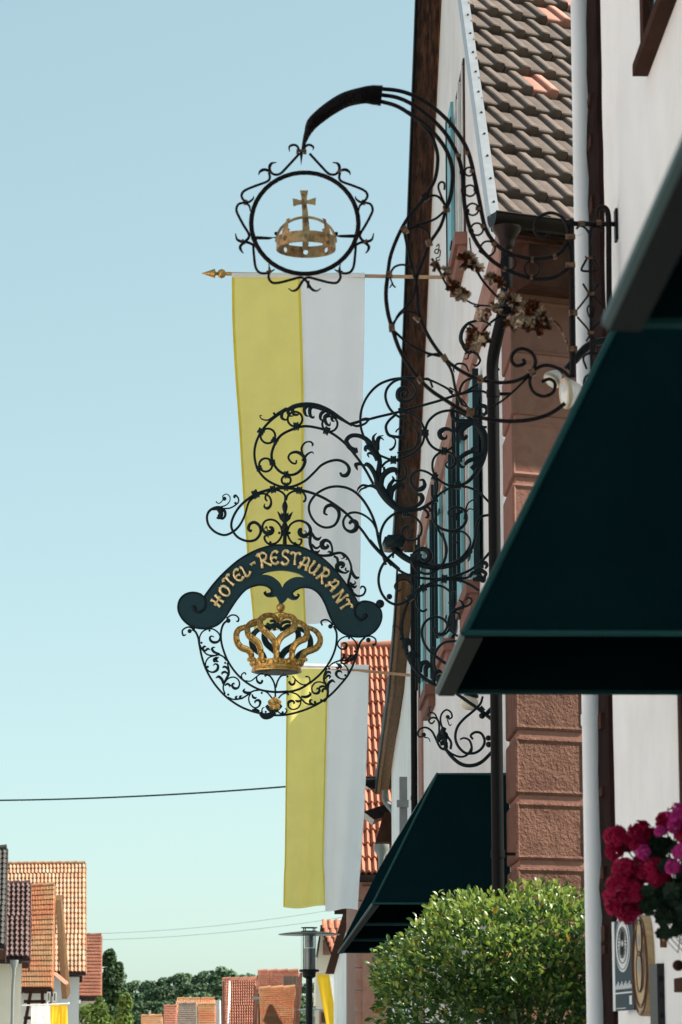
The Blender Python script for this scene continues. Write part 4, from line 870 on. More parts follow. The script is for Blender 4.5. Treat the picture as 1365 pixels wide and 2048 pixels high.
# ------------------------------------------------------------------ street lamps
def lamp(label, px, py_rim, Y, rshade, tilt=0.0):
    q = F / Y; c = P(px, py_rim, Y); t = thing('street_lamp', label, 'street lamp', (c.x, Y, 0), 'black street lamps on the pavement')
    sc_ = rshade / .41; z = c.z; B0 = V((c.x, Y, 0))
    ax = V((math.sin(tilt), 0, math.cos(tilt)))
    b = MB(); b.lathe(V((c.x, Y, z)), [(.405 * sc_, -.012 * sc_), (.41 * sc_, 0), (.25 * sc_, .022 * sc_), (.11 * sc_, .034 * sc_), (.0, .036 * sc_)], 40, ax); b.build('shade', 'shade', t, True)
    b = MB(); b.lathe(V((c.x, Y, z + .03 * sc_)), [(.108 * sc_, 0), (.108 * sc_, .012 * sc_), (.02 * sc_, .014 * sc_)], 20); b.lathe(V((c.x, Y, z + .075 * sc_)), [(.108 * sc_, 0), (.108 * sc_, .013 * sc_), (.0, .018 * sc_)], 20)
    for i in range(4): a = i * 1.57 + .6; b.tube([V((c.x + math.cos(a) * .09 * sc_, Y + math.sin(a) * .09 * sc_, z + .03 * sc_)), V((c.x + math.cos(a) * .09 * sc_, Y + math.sin(a) * .09 * sc_, z + .08 * sc_))], .007 * sc_, 6)
    b.build('cap', 'lampB', t, True)
    h = .465 * sc_
    b = MB(); n = 24; b.grid([[V((c.x + math.cos(6.283 * k / n) * .112 * sc_, Y + math.sin(6.283 * k / n) * .112 * sc_, z - zz)) for k in range(n + 1)] for zz in (0, h)]); b.build('glass', 'lgl', t, True)
    b = MB()
    for i in range(4): a = i * 1.571 + .78; b.tube([V((c.x + math.cos(a) * .108 * sc_, Y + math.sin(a) * .108 * sc_, z)), V((c.x + math.cos(a) * .108 * sc_, Y + math.sin(a) * .108 * sc_, z - h))], .006 * sc_, 6)
    b.build('cage_rod', 'lampB', t, True)
    b = MB(); b.lathe(V((c.x, Y, z - h)), [(.073 * sc_, 0), (.073 * sc_, h * .6), (.02, h * .6)], 18); b.build('lamp_body', 'louvre', t, True)
    for i in range(7):
        b = MB(); b.lathe(V((c.x, Y, z - h * .38 + i * h * .055)), [(.068 * sc_, 0), (.055 * sc_, h * .022), (.068 * sc_, h * .044)], 18); b.build('louvre', 'grey', t, True)
    b = MB(); b.lathe(V((c.x, Y, z - h - .115 * sc_)), [(.048 * sc_, 0), (.085 * sc_, .02 * sc_), (.09 * sc_, .08 * sc_), (.13 * sc_, .085 * sc_), (.132 * sc_, .115 * sc_), (.11 * sc_, .118 * sc_)], 24); b.build('collar', 'lampB', t, True)
    b = MB(); b.lathe(V((c.x, Y, 0)), [(.085 * sc_, 0), (.085 * sc_, .5), (.055 * sc_, .53), (.043 * sc_, z - h - .1 * sc_)], 18); b.build('pole', 'lampB', t, True)
lamp('dark street lamp with flat blue-grey disc shade in front of the far roofs', 619, 1868, 38, .41, math.radians(-2.2))
lamp('smaller distant street lamp directly behind the nearer lamp pole', 625, 2019, 100, .52)

# ------------------------------------------------------------------ flags
def flag(label, Y, pole, finial, rows_y, rows_w, dep=.05, folds=(3.0, 6.0), mats=('yellow', 'white'), pr=.022, hem=True, pole_mat='poleW', swap=False):
    """rows_y / rows_w: list of (py, left px, right px) for the two panels from the pole down"""
    a, c = P(pole[0], pole[1], Y), P(pole[2], pole[3], Y + pole[4])
    t = thing('hanging_flag', label, 'flag', c, 'yellow and white flags along the street')
    b = MB(); b.tube([a, c], pr, 10); po = b.build('pole', pole_mat, t, True)
    if finial:
        ax = (a - c).normalized(); b = MB(); s_ = pr / .022
        b.lathe(a, [(.020 * s_, -.05), (.024 * s_, .0), (.016 * s_, .012), (.045 * s_, .035), (.056 * s_, .065), (.045 * s_, .095), (.016 * s_, .115), (.022 * s_, .125), (.022 * s_, .132), (.05 * s_, .14), (.056 * s_, .147), (.028 * s_, .22), (.004, .29)], 14, ax); b.build('finial', 'gold', po, True)
    for nm, rows, m, ph, fo in (('yellow_panel', rows_y, mats[0], 0.0, folds[0]), ('white_panel', rows_w, mats[1], 1.3, folds[1])):
        rr = spline(rows, n=8); G_ = []; n = 26
        for k, (py, xl, xr) in enumerate(rr):
            s_ = k / (len(rr) - 1); row = []
            for i in range(n + 1):
                u = i / n; dy = dep * (.15 + s_) * (math.sin(u * fo * 3.1 + ph + s_ * 1.6) + .5 * math.sin(u * fo * 7 + ph * 2 + s_ * 3.0)) + dep * .8 * s_ * math.sin(s_ * 4 + u * 2)
                yb = py + (2.2 * math.sin(u * 5 + ph) * s_ ** 6 * (30 / (Y ** .5)) * .3)
                row.append(P(xl + (xr - xl) * u, yb, Y + dy + (pole[4] * (xl + (xr - xl) * u - pole[0]) / max(pole[2] - pole[0], 1))))
            G_.append(row)
        b = MB(); b.grid(G_); po2 = b.build(nm, m, t, True)
        if hem:
            for ca, cb_ in ((0, 1), (n - 1, n)) :
                b = MB(); b.grid([[r_[ca] + V((0, -.006, 0)), r_[cb_] + V((0, -.006, 0))] for r_ in G_]); b.build('hem', 'hemY' if nm == 'yellow_panel' else m, po2, True)
    if hem:
        b = MB(); l_ = rows_y[0]; r_ = rows_w[0]; n = 20
        q0 = P(l_[1], l_[0], Y); b.grid([[P(l_[1] + (r_[2] - l_[1]) * i / n, l_[0] + (r_[0] - l_[0]) * i / n - 5 * z, Y - .03 + (-.02 if z == .5 else 0)) for i in range(n + 1)] for z in (-.6, .5, 1.3)]); b.build('pole_sleeve', 'white', t, True)
    return t
f1 = flag('long yellow and white flag hanging behind the ironwork, nearest to the camera', 31.6, (455, 547.5, 905, 555, .05), True,
     [(552, 464, 601), (640, 465, 604), (740, 470, 606.5), (850, 478, 608), (1000, 487, 607), (1150, 498, 608.5), (1200, 503, 611), (1258, 508, 613)],
     [(552, 600.5, 730), (640, 603.5, 729.5), (740, 606, 727.5), (860, 607.5, 725), (1000, 606.5, 722.5), (1150, 608, 721), (1200, 610.5, 720), (1245, 612.5, 719)], dep=.055, folds=(2.2, 1.8))
f2 = flag('second yellow and white flag, in front of the bright red tiled roof', 42, (566, 1327, 826, 1351, .0), False,
     [(1333, 573, 655), (1400, 573, 655), (1535, 572, 651.5), (1705, 570, 648), (1760, 568, 650), (1814, 567, 651.5)],
     [(1336, 654.5, 738), (1400, 654.5, 737), (1535, 651, 733), (1677, 648, 726), (1760, 649.5, 719.5), (1820, 651, 716)], dep=.065, folds=(2.0, 1.6))
k = MB(); q = P(569, 1327.5, 42); k.lathe(q, [(.02, -.04), (.028, 0), (.02, .05), (.008, .09)], 10, (-1, 0, 0)); k.build('pole_tip', 'teal', f2, True)
f3 = flag('small deep yellow and white flag hanging far down the street beside the lamp pole', 95, (630, 1946, 698, 1946, 0), False,
     [(1949, 634, 659), (2000, 643, 667), (2048, 653, 676), (2110, 662, 684)], [(1949, 659, 692), (2000, 667, 694), (2048, 676, 696), (2110, 684, 698)], dep=.04, folds=(1.4, 1.4), mats=('yellow2', 'white'), hem=False, pr=.015)
f4 = flag('small white and yellow flag hanging from the half-timbered house on the left', 122, (137, 2007, 44, 2011, 0), False,
     [(2010, 101, 135), (2048, 102, 136), (2110, 104, 138)], [(2011, 63, 101), (2048, 63, 102), (2110, 64, 104)], dep=.10, folds=(3.0, 5), mats=('yellow2', 'white'), hem=False, pr=.025, pole_mat='plaqueW')
k = MB(); k.ball(P(137.5, 2007, 122), .045, 8); k.build('pole_tip', 'plaqueW', f4, True)
# wall socket of the first flag
k = MB(); q = P(903, 555, 31.65); k.box((q.x + .08, 31.65, q.z), (.12, .05, .06)); k.box((q.x + .02, 31.62, q.z - .16), (.02, .02, .16)); k.build('wall_socket', 'tealD', f1)

# ------------------------------------------------------------------ overhead cables
def cable(label, a, c, sag, r, m='cable'):
    pts = [a + (c - a) * (i / 40) + V((0, 0, -sag * 4 * (i / 40) * (1 - i / 40))) for i in range(41)]
    b = MB(); b.tube(pts, r, 6); o = b.build('overhead_cable', m); o['label'] = label; o['category'] = 'cable'; o['group'] = 'cables over the street'
cable('dark cable crossing the sky from the left edge to the second flag', P(-420, 1592, 60), P(760, 1556, 50), .22, .016)
cable('upper of two thin cables in the low sky above the far roofs', P(150, 1868, 158), P(740, 1806, 150), .35, .011, 'grey')
cable('lower of two thin cables in the low sky above the far roofs', P(150, 1880, 158), P(760, 1822, 150), .35, .011, 'grey')
# ------------------------------------------------------------------ wrought iron helpers
random.seed(42)
def stroke(parent, crop, pts, w, Y, name='scroll', m='iron', flat=1.0, dy=None, sides=8, n=6, closed=False, arch=0.0):
    px = spline(cv(crop, pts), n=n, closed=closed); dy = random.uniform(-.012, .012) if dy is None else dy
    k = len(px); ww = wprof(w, k); b = MB()
    p3 = [P(x, y, Y + dy - arch * math.sin(math.pi * i / max(k - 1, 1))) for i, (x, y) in enumerate(px)]
    kf = 1.16 if m == 'iron2' else (1.10 if m == 'iron' else 1.0); rr = [max(kf * ww[i] / 2 / ppm(px[i][0], px[i][1], Y), .0008) for i in range(k)]
    b.tube(p3, rr, sides, flat, axis=(0, 1, 0), closed=closed); return b.build(name, m, parent, True)
def collar(parent, crop, x, y, ang, ln, w, Y, m='iron', rings=3, dy=0):
    """band wound round touching bars: ang = direction of the bars in degrees (image, counter-clockwise)"""
    (px, py), = cv(crop, [(x, y)]); c = P(px, py, Y + dy); s_ = ppm(px, py, Y); a = math.radians(ang); d = V((math.cos(a), 0, math.sin(a))); t = V((-math.sin(a), 0, math.cos(a)))
    b = MB(); L = ln / s_; h = w / s_ / 2
    for i in range(rings):
        o = (i - (rings - 1) / 2) / rings * L
        hh = h * (1.12 if rings == 1 or i in (0, rings - 1) else 1.0)
        b.box(c + d * o, (L / rings / 2 * .92, h * .62 + .010 if rings > 1 else h * .8, hh), (d, V((0, 1, 0)), t))
    return b.build('collar', m, parent)
def balls(parent, crop, lst, Y, m='iron', name='ball'):
    for x, y, r in lst:
        (px, py), = cv(crop, [(x, y)]); b = MB(); b.ball(P(px, py, Y - .01), r / CROP[crop][2] / ppm(px, py, Y), 12); b.build(name, m, parent, True)
def ringo(parent, crop, x, y, r, w, Y, m='iron', name='ring', ry=None, dy=0.0):
    pts = [(x + r * math.cos(a), y + (ry or r) * math.sin(a)) for a in [6.2832 * k / 14 for k in range(14)]]
    return stroke(parent, crop, pts, w, Y, name, m, closed=True, n=3, dy=dy)
def plate(parent, name, m, crop, loops, Y, thick, bev=.004, smooth=False, dy=0.0, splined=True, n=5):
    L_ = []
    for lp in loops:
        q = spline(cv(crop, lp), n=n, closed=True) if splined else cv(crop, lp)
        L_.append([(P(x, y, Y).x, P(x, y, Y).z) for x, y in q])
    b = shift(fill2d(L_, thick, bev), (0, Y + dy, 0)); return b.build(name, m, parent, smooth)

# ================================================================== HOTEL SIGN
YS = 24.0
S = thing('hanging_hotel_sign', 'ornate teal-black wrought-iron hotel sign with gilded lettering and a golden crown', 'sign', (1.9, YS, 4.5))
def st(c, p, w, **k): return stroke(S, c, p, w, YS, **k)
# upper double C-scroll
st('K4', [(1040, 378), (960, 328), (880, 278), (800, 246), (720, 236), (640, 249), (560, 290), (490, 340), (430, 405), (390, 480), (373, 560), (382, 640), (410, 700), (460, 752), (530, 788), (590, 798), (650, 790), (720, 755), (780, 700), (830, 650), (890, 622), (950, 616), (1000, 640), (1020, 680), (1003, 716), (972, 720), (958, 700)], (4, 7, 6, 5, 4.6, 4.6, 4.6, 4.6, 4.6, 4.6, 5, 5.5, 8, 4), dy=0)
st('K4', [(1185, 780), (1130, 680), (1060, 580), (980, 490), (880, 420), (780, 390), (700, 385), (620, 410), (550, 450), (506, 520), (490, 590), (510, 650), (550, 695), (610, 716), (660, 706), (700, 670), (718, 620), (700, 580), (660, 560), (620, 570), (605, 600), (628, 632), (655, 638), (660, 615)], (5, 5, 5, 5, 5, 5, 5, 5, 6, 7, 4, 4, 3), dy=.01)
st('K4', [(705, 590), (695, 535), (718, 497), (755, 490), (772, 508), (765, 520)], (5, 4, 3, 4, 2), name='leaf')
st('K4', [(700, 620), (735, 575), (765, 560), (778, 572)], (5, 4, 3, 1.5), name='leaf')
for x, y, r in ((650, 335, 50), (465, 450, 50), (450, 648, 45), (590, 752, 31), (888, 368, 52)): ringo(S, 'K4', x, y, r, 4.2, YS)
for x, y, a, l, w in ((658, 385, 5, 11, 13), (866, 415, -25, 11, 13), (418, 420, 60, 10, 12), (512, 482, 60, 10, 12), (405, 672, -70, 9, 11), (495, 632, -80, 9, 11), (592, 715, 5, 9, 12), (590, 797, 0, 9, 14), (500, 815, 12, 11, 12), (380, 848, 28, 12, 14), (678, 822, -8, 11, 12)): collar(S, 'K4', x, y, a, l, w, YS)
st('K4', [(425, 312), (410, 312), (425, 335), (470, 340), (530, 298), (590, 262)], (2, 2, 3, 4, 5), name='tendril')
balls(S, 'K4', [(507, 297, 9)], YS)
for pts in ([(600, 262), (565, 285), (560, 325), (585, 340), (600, 328)], [(640, 255), (605, 275), (610, 310), (640, 315)], [(670, 248), (635, 262), (640, 300), (668, 305), (680, 290)], [(745, 240), (715, 265), (722, 305), (745, 318)], [(780, 243), (752, 268), (755, 312), (775, 325), (782, 312)], [(860, 275), (828, 300), (825, 335), (848, 345)], [(900, 290), (855, 318), (862, 362), (885, 378), (892, 355)], [(935, 310), (905, 320), (905, 345), (925, 350)]):
    st('K4', pts, (5, 7, 6, 4, 1.5), name='leaf', flat=.6, dy=-.03)
st('K4', [(560, 292), (640, 250), (720, 238), (800, 248), (880, 280), (960, 330), (1040, 380)], (3, 8, 10, 11, 10, 7, 4), name='crest', flat=.7, dy=-.006)
# lower long arcs with the left loops
st('K4', [(1310, 1335), (1265, 1285), (1180, 1195), (1100, 1085), (1000, 980), (900, 905), (800, 852), (700, 822), (600, 806), (500, 812), (400, 840), (330, 880), (270, 935), (230, 1000), (215, 1060), (232, 1110), (270, 1148), (330, 1168), (385, 1155), (415, 1110), (408, 1065), (375, 1040), (345, 1050), (332, 1080), (345, 1100), (355, 1090)], (5, 5, 5, 5, 5.5, 5.5, 5, 4.6, 4.6, 4.6, 5, 5.5, 6, 6, 3), dy=0)
st('M4', [(620, 190), (560, 250), (530, 340), (500, 430), (450, 520), (390, 580), (310, 622), (240, 620), (160, 580), (100, 510), (82, 430), (100, 365), (150, 325), (220, 315), (280, 350), (290, 400), (262, 440), (225, 425), (215, 405), (205, 395)], (5, 4, 4, 4.5, 4.5, 4.5, 4.5, 4.5, 5, 7, 5, 4, 6, 3), dy=.012)
st('M4', [(150, 330), (200, 322), (235, 360), (240, 410), (215, 430), (190, 430)], (6, 9, 9, 7, 3), name='leaf', flat=.5, dy=-.02)
st('M4', [(230, 308), (300, 285), (340, 240), (342, 190), (303, 160), (262, 182), (265, 215), (245, 250), (215, 266), (188, 252), (190, 240)], (3, 2.2, 2, 2, 2, 2, 2, 2, 1.6), name='tendril')
balls(S, 'M4', [(280, 213, 24), (405, 262, 15), (803, 710, 16), (1085, 720, 16), (905, 602, 16), (1020, 602, 16)], YS)
st('M4', [(270, 325), (340, 320), (400, 290), (440, 250), (437, 205), (408, 175), (393, 190), (402, 205)], (3, 3, 3, 3, 3.5, 5, 3), name='tendril')
st('M4', [(640, 170), (720, 155), (780, 178), (810, 230), (805, 290), (770, 322), (735, 305), (738, 270)], (4, 4, 4, 4, 5, 6, 4, 1.5))
st('M4', [(978, 230), (965, 170), (920, 130), (860, 112), (800, 125), (755, 170), (748, 215), (770, 240)], (5, 4, 4, 4, 4, 4, 3))
st('M4', [(978, 230), (1000, 172), (1050, 135), (1110, 125), (1170, 138), (1203, 190), (1198, 235), (1175, 246)], (5, 4, 4, 4, 4, 4, 4))
# finial stem above the board
(fx, fy), = cv('M4', [(967, 740)]); s_ = ppm(fx, fy, YS) * CROP['M4'][2]; b = MB()
b.lathe(P(fx, fy, YS), [(r / s_, (740 - y) / s_) for r, y in ((24, 745), (22, 640), (30, 615), (34, 580), (22, 560), (36, 530), (34, 510), (24, 490), (16, 460), (22, 430), (26, 400), (20, 360), (28, 330), (34, 295), (28, 265), (12, 230), (10, 205))], 14); b.build('finial_stem', 'iron', S, True)
for pts in ([(965, 480), (930, 430), (885, 358)], [(968, 480), (1010, 430), (1056, 362)], [(966, 470), (950, 420), (930, 372)], [(968, 470), (985, 420), (1008, 372)]): st('M4', pts, (5, 8, 1.5), name='leaf', flat=.5)
# scrolls standing on the board
st('M4', [(800, 735), (870, 715), (920, 660), (935, 590), (915, 520), (862, 465), (800, 450), (742, 470), (712, 530), (730, 585), (780, 608), (822, 590), (822, 548), (790, 535)], (4, 4, 4, 4, 4, 4, 5, 9, 8, 4))
st('M4', [(735, 560), (760, 530), (770, 570), (800, 575)], (2, 2.5, 2), name='tendril')
st('M4', [(860, 732), (790, 730), (745, 690), (737, 645), (765, 632), (785, 655)], (4, 4, 4, 4, 3.5, 1.5))
st('M4', [(1120, 740), (1050, 710), (1010, 650), (1000, 580), (1030, 510), (1090, 470), (1160, 465), (1222, 500), (1252, 560), (1240, 610), (1190, 640), (1143, 615), (1140, 570), (1165, 558)], (4, 4, 4, 4, 4.5, 4, 5, 8, 9, 5))
st('M4', [(1190, 575), (1215, 600), (1185, 625), (1225, 660), (1255, 640)], (2, 2, 2), name='tendril')
st('M4', [(1060, 740), (1120, 748), (1155, 712), (1152, 675), (1115, 675)], (4, 4, 4, 4, 2))
st('M5', [(150, 80), (230, 110), (282, 180), (285, 280), (275, 350), (290, 440), (330, 510), (400, 548), (480, 555), (560, 545), (620, 525), (700, 518), (770, 560), (820, 640), (840, 730), (822, 830), (800, 920), (820, 1000), (870, 1070), (930, 1105), (1000, 1090), (1033, 1030), (1018, 985), (982, 975), (965, 1005)], (4, 5, 6, 6, 5, 5, 6, 5, 4, 4, 5, 5, 5, 4, 4, 3.5, 3))
for pts, w in (([(300, 240), (340, 310), (390, 330), (432, 296)], (4, 6, 6, 1.5)), ([(300, 400), (350, 450), (395, 440), (405, 415)], (4, 5, 4, 1.5)), ([(335, 500), (380, 508), (412, 478)], (4, 5, 1.5)), ([(580, 525), (576, 440), (545, 370), (490, 345), (442, 380), (445, 430), (480, 450), (522, 430), (510, 400)], (4, 4, 6, 9, 9, 6, 3)),
               ([(600, 560), (645, 590), (655, 640), (640, 650)], (4, 5, 5, 2)), ([(715, 530), (745, 575), (705, 598)], (4, 4, 1.5)), ([(750, 545), (785, 590), (765, 615)], (4, 4, 1.5)), ([(810, 760), (760, 790), (700, 775), (652, 740), (650, 690), (690, 662), (730, 672), (725, 705), (695, 720)], (3, 4, 7, 9, 9, 6, 3)),
               ([(840, 740), (870, 820), (910, 858), (948, 848)], (4, 6, 6, 3)), ([(820, 920), (860, 950), (895, 930), (885, 900)], (4, 4, 3, 1.5)), ([(822, 950), (880, 985), (915, 960)], (4, 6, 2)), ([(560, 540), (545, 500), (515, 510)], (4, 4, 2)), ([(835, 985), (850, 1030), (870, 1020)], (3, 5, 2)), ([(770, 720), (760, 750), (800, 765)], (3, 3, 2))):
    st('M5', pts, w, name='leaf', flat=.6)
# scrolls between the sign and the wall
st('K4', [(1270, 1330), (1225, 1180), (1200, 1060), (1160, 960), (1100, 870), (1030, 815), (950, 795), (870, 805), (792, 850), (747, 920), (755, 990), (800, 1050), (860, 1075), (920, 1058), (950, 1000), (942, 950), (902, 922), (862, 935), (850, 975), (872, 990)], (5, 5, 5, 5, 4.6, 4.6, 4.6, 5, 8, 6, 3))
st('K4', [(1220, 1120), (1180, 1040), (1120, 990), (1060, 972), (1010, 985), (980, 1030), (990, 1080), (1030, 1103), (1065, 1085), (1068, 1045), (1040, 1030), (1020, 1050)], (4, 4, 4.5, 4.5, 5, 9, 9, 5))
st('K6', [(250, 690), (160, 620), (100, 500), (85, 400), (100, 300), (150, 200), (230, 120), (330, 78), (430, 65), (530, 65), (640, 80), (750, 130), (830, 180)], (4.5, 4.5, 4.5, 4.5, 5, 5, 5, 4, 5), dy=.02)
st('K6', [(790, 150), (815, 190), (870, 215), (920, 260), (965, 320), (1010, 345)], (4, 3, 4, 3, 4.5), name='twisted_bar', dy=-.01)
st('K6', [(800, 140), (850, 170), (860, 215), (910, 280), (950, 300), (1000, 350)], (3, 3, 4, 3, 4), name='twisted_bar', dy=.01)
st('K6', [(400, 335), (460, 340), (530, 372), (582, 435), (600, 505), (582, 590), (522, 660), (430, 705), (340, 720), (250, 690)], (4.6, 4.6), dy=-.01)
st('K6', [(380, 665), (470, 650), (530, 610), (548, 530), (515, 455), (440, 400), (370, 360), (315, 300), (287, 220), (300, 150), (352, 95), (420, 72), (490, 92), (530, 145), (528, 195), (490, 240), (430, 252), (392, 222), (395, 172), (430, 150), (462, 178), (450, 208), (425, 200)], (3, 4, 4, 4.5, 5, 5, 5, 5, 5, 5, 10, 11, 7, 3), dy=-.03)
st('K6', [(360, 365), (312, 410), (290, 460), (312, 520), (370, 535), (422, 530), (442, 490), (420, 460), (382, 480), (370, 500)], (5, 5, 6, 5, 4, 3, 3), dy=-.02)
st('K6', [(330, 530), (365, 560), (360, 610), (330, 640), (318, 632)], (4, 3, 4, 5, 2), name='leaf')
st('K6', [(370, 540), (430, 560), (455, 610), (440, 660), (400, 668)], (3, 2.5, 3, 4, 2), name='tendril')
st('K6', [(0, 432), (55, 420), (100, 405), (155, 395)], (4, 6, 3, 5), name='twisted_bar', dy=0)
st('K6', [(20, 440), (60, 450), (120, 432), (160, 395), (220, 378)], (4, 5, 4, 5), name='twisted_bar', dy=-.012)
st('K6', [(30, 425), (70, 412), (120, 390), (170, 392), (220, 378), (340, 350), (420, 330), (600, 280), (740, 240), (840, 205), (920, 180), (1000, 130), (1110, 50), (1200, -10)], (4, 4, 4, 5, 5, 5, 5, 5, 5, 6, 5), name='tie_bar', dy=.012)
st('K6', [(850, 200), (920, 185), (990, 168), (1060, 170), (1110, 190), (1200, 240)], (6, 5, 4.6, 4.6))
st('K6', [(880, 195), (890, 140), (925, 90), (990, 62)], (4.5, 4.5), dy=.02)
st('K3', [(560, 470), (520, 440), (490, 470), (480, 520), (495, 570), (525, 595), (550, 570)], (5, 5, 5, 5, 4, 2))
st('M6', [(650, 780), (600, 745), (530, 735), (440, 760), (385, 830), (375, 910), (410, 970), (470, 1010), (520, 1040), (545, 1085)], (3, 4, 5, 7, 8, 7, 5, 4), dy=.03)
st('K3', [(500, 600), (520, 580), (515, 620), (495, 625)], (3, 3, 2), name='leaf'); st('K3', [(560, 590), (580, 630), (560, 660), (540, 650)], (3, 4, 4, 2), name='leaf'); st('K3', [(520, 690), (500, 655), (460, 650), (440, 675), (445, 695)], (3, 4, 4, 3, 1.5), name='leaf')
st('K6', [(755, 655), (690, 635), (640, 590), (612, 520), (615, 450), (650, 390), (712, 345), (790, 326), (860, 335), (940, 370), (1000, 420), (1050, 480), (1080, 550), (1085, 640), (1062, 740), (1010, 830), (950, 895), (880, 930)], (5, 5, 5, 5, 5, 5, 5, 6, 9, 11, 11, 9, 7, 5), dy=-.005)
st('K6', [(755, 655), (810, 630), (842, 580), (838, 520), (805, 480), (758, 475), (722, 505), (735, 545), (772, 548), (778, 520)], (4.5, 4, 4, 4.5, 7, 10, 9, 5, 2))
st('K6', [(690, 862), (665, 795), (670, 722), (710, 672), (770, 655), (830, 680), (850, 735), (828, 780), (790, 785), (770, 760), (788, 735)], (4.5, 4.5, 4.5, 4.5, 5, 6, 4, 2))
st('K6', [(685, 860), (620, 820), (560, 806), (510, 832), (490, 885), (512, 940), (560, 960), (600, 930), (590, 885), (560, 885)], (4.5, 4.5, 4.5, 5, 7, 10, 6, 3))
st('K6', [(690, 860), (740, 900), (800, 926), (870, 930), (960, 945), (1040, 985), (1112, 1055), (1200, 1160)], (4.6, 4.6), dy=.01)
st('K6', [(870, 935), (800, 950), (730, 990), (680, 1040), (620, 1090), (560, 1125)], (4.6, 4.6, 5), dy=-.01)
st('K6', [(690, 860), (702, 910), (700, 960), (680, 1035), (662, 1120), (670, 1200), (712, 1258), (780, 1288), (850, 1288), (912, 1250), (937, 1190), (922, 1130), (882, 1105), (832, 1108), (797, 1135), (800, 1168), (835, 1178)], (4.5, 4.5, 4.5, 4.5, 5, 6, 6, 5, 5, 5, 2))
st('K6', [(905, 1130), (880, 1145), (855, 1165), (858, 1200), (880, 1190)], (7, 6, 5, 2), name='leaf', flat=.6)
st('K6', [(920, 1200), (935, 1110), (960, 1060), (1010, 1040), (1020, 1080)], (4, 3, 2.5, 2), name='tendril'); st('K6', [(930, 1150), (960, 1115), (1005, 1125)], (3, 2), name='tendril')
st('K6', [(680, 1225), (720, 1300), (762, 1370), (780, 1440), (765, 1510), (735, 1570), (690, 1610)], (4.5, 4.5))
st('K6', [(850, 1290), (920, 1305), (965, 1360), (960, 1420), (900, 1500), (820, 1550)], (4, 4, 3.5)); st('K6', [(880, 1290), (835, 1325), (835, 1375), (870, 1385), (880, 1365)], (4, 4, 4, 2))
st('K6', [(1200, 1150), (1112, 1165), (1055, 1180), (1020, 1235), (1008, 1330), (980, 1430), (915, 1510), (820, 1555), (700, 1578), (600, 1570)], (5, 5, 5, 5, 6, 6, 8, 9))
st('K6', [(450, 1150), (370, 1150), (292, 1210), (250, 1300), (246, 1400), (272, 1480), (332, 1540), (400, 1600)], (5, 5))
st('K6', [(450, 1150), (520, 1180), (572, 1240), (572, 1312), (530, 1360), (462, 1365), (420, 1322), (432, 1270), (475, 1255), (482, 1280)], (4.5, 4.5, 4.5, 4, 4, 3))
for x, y, a, l, w in ((602, 505, 90, 11, 14), (757, 652, -5, 11, 13), (682, 860, -35, 10, 13), (868, 928, 0, 12, 13), (682, 1035, 15, 11, 13), (350, 722, 0, 12, 13), (415, 332, 15, 11, 12), (448, 1150, 0, 12, 14)): collar(S, 'K6', x, y, a, l, w, YS)
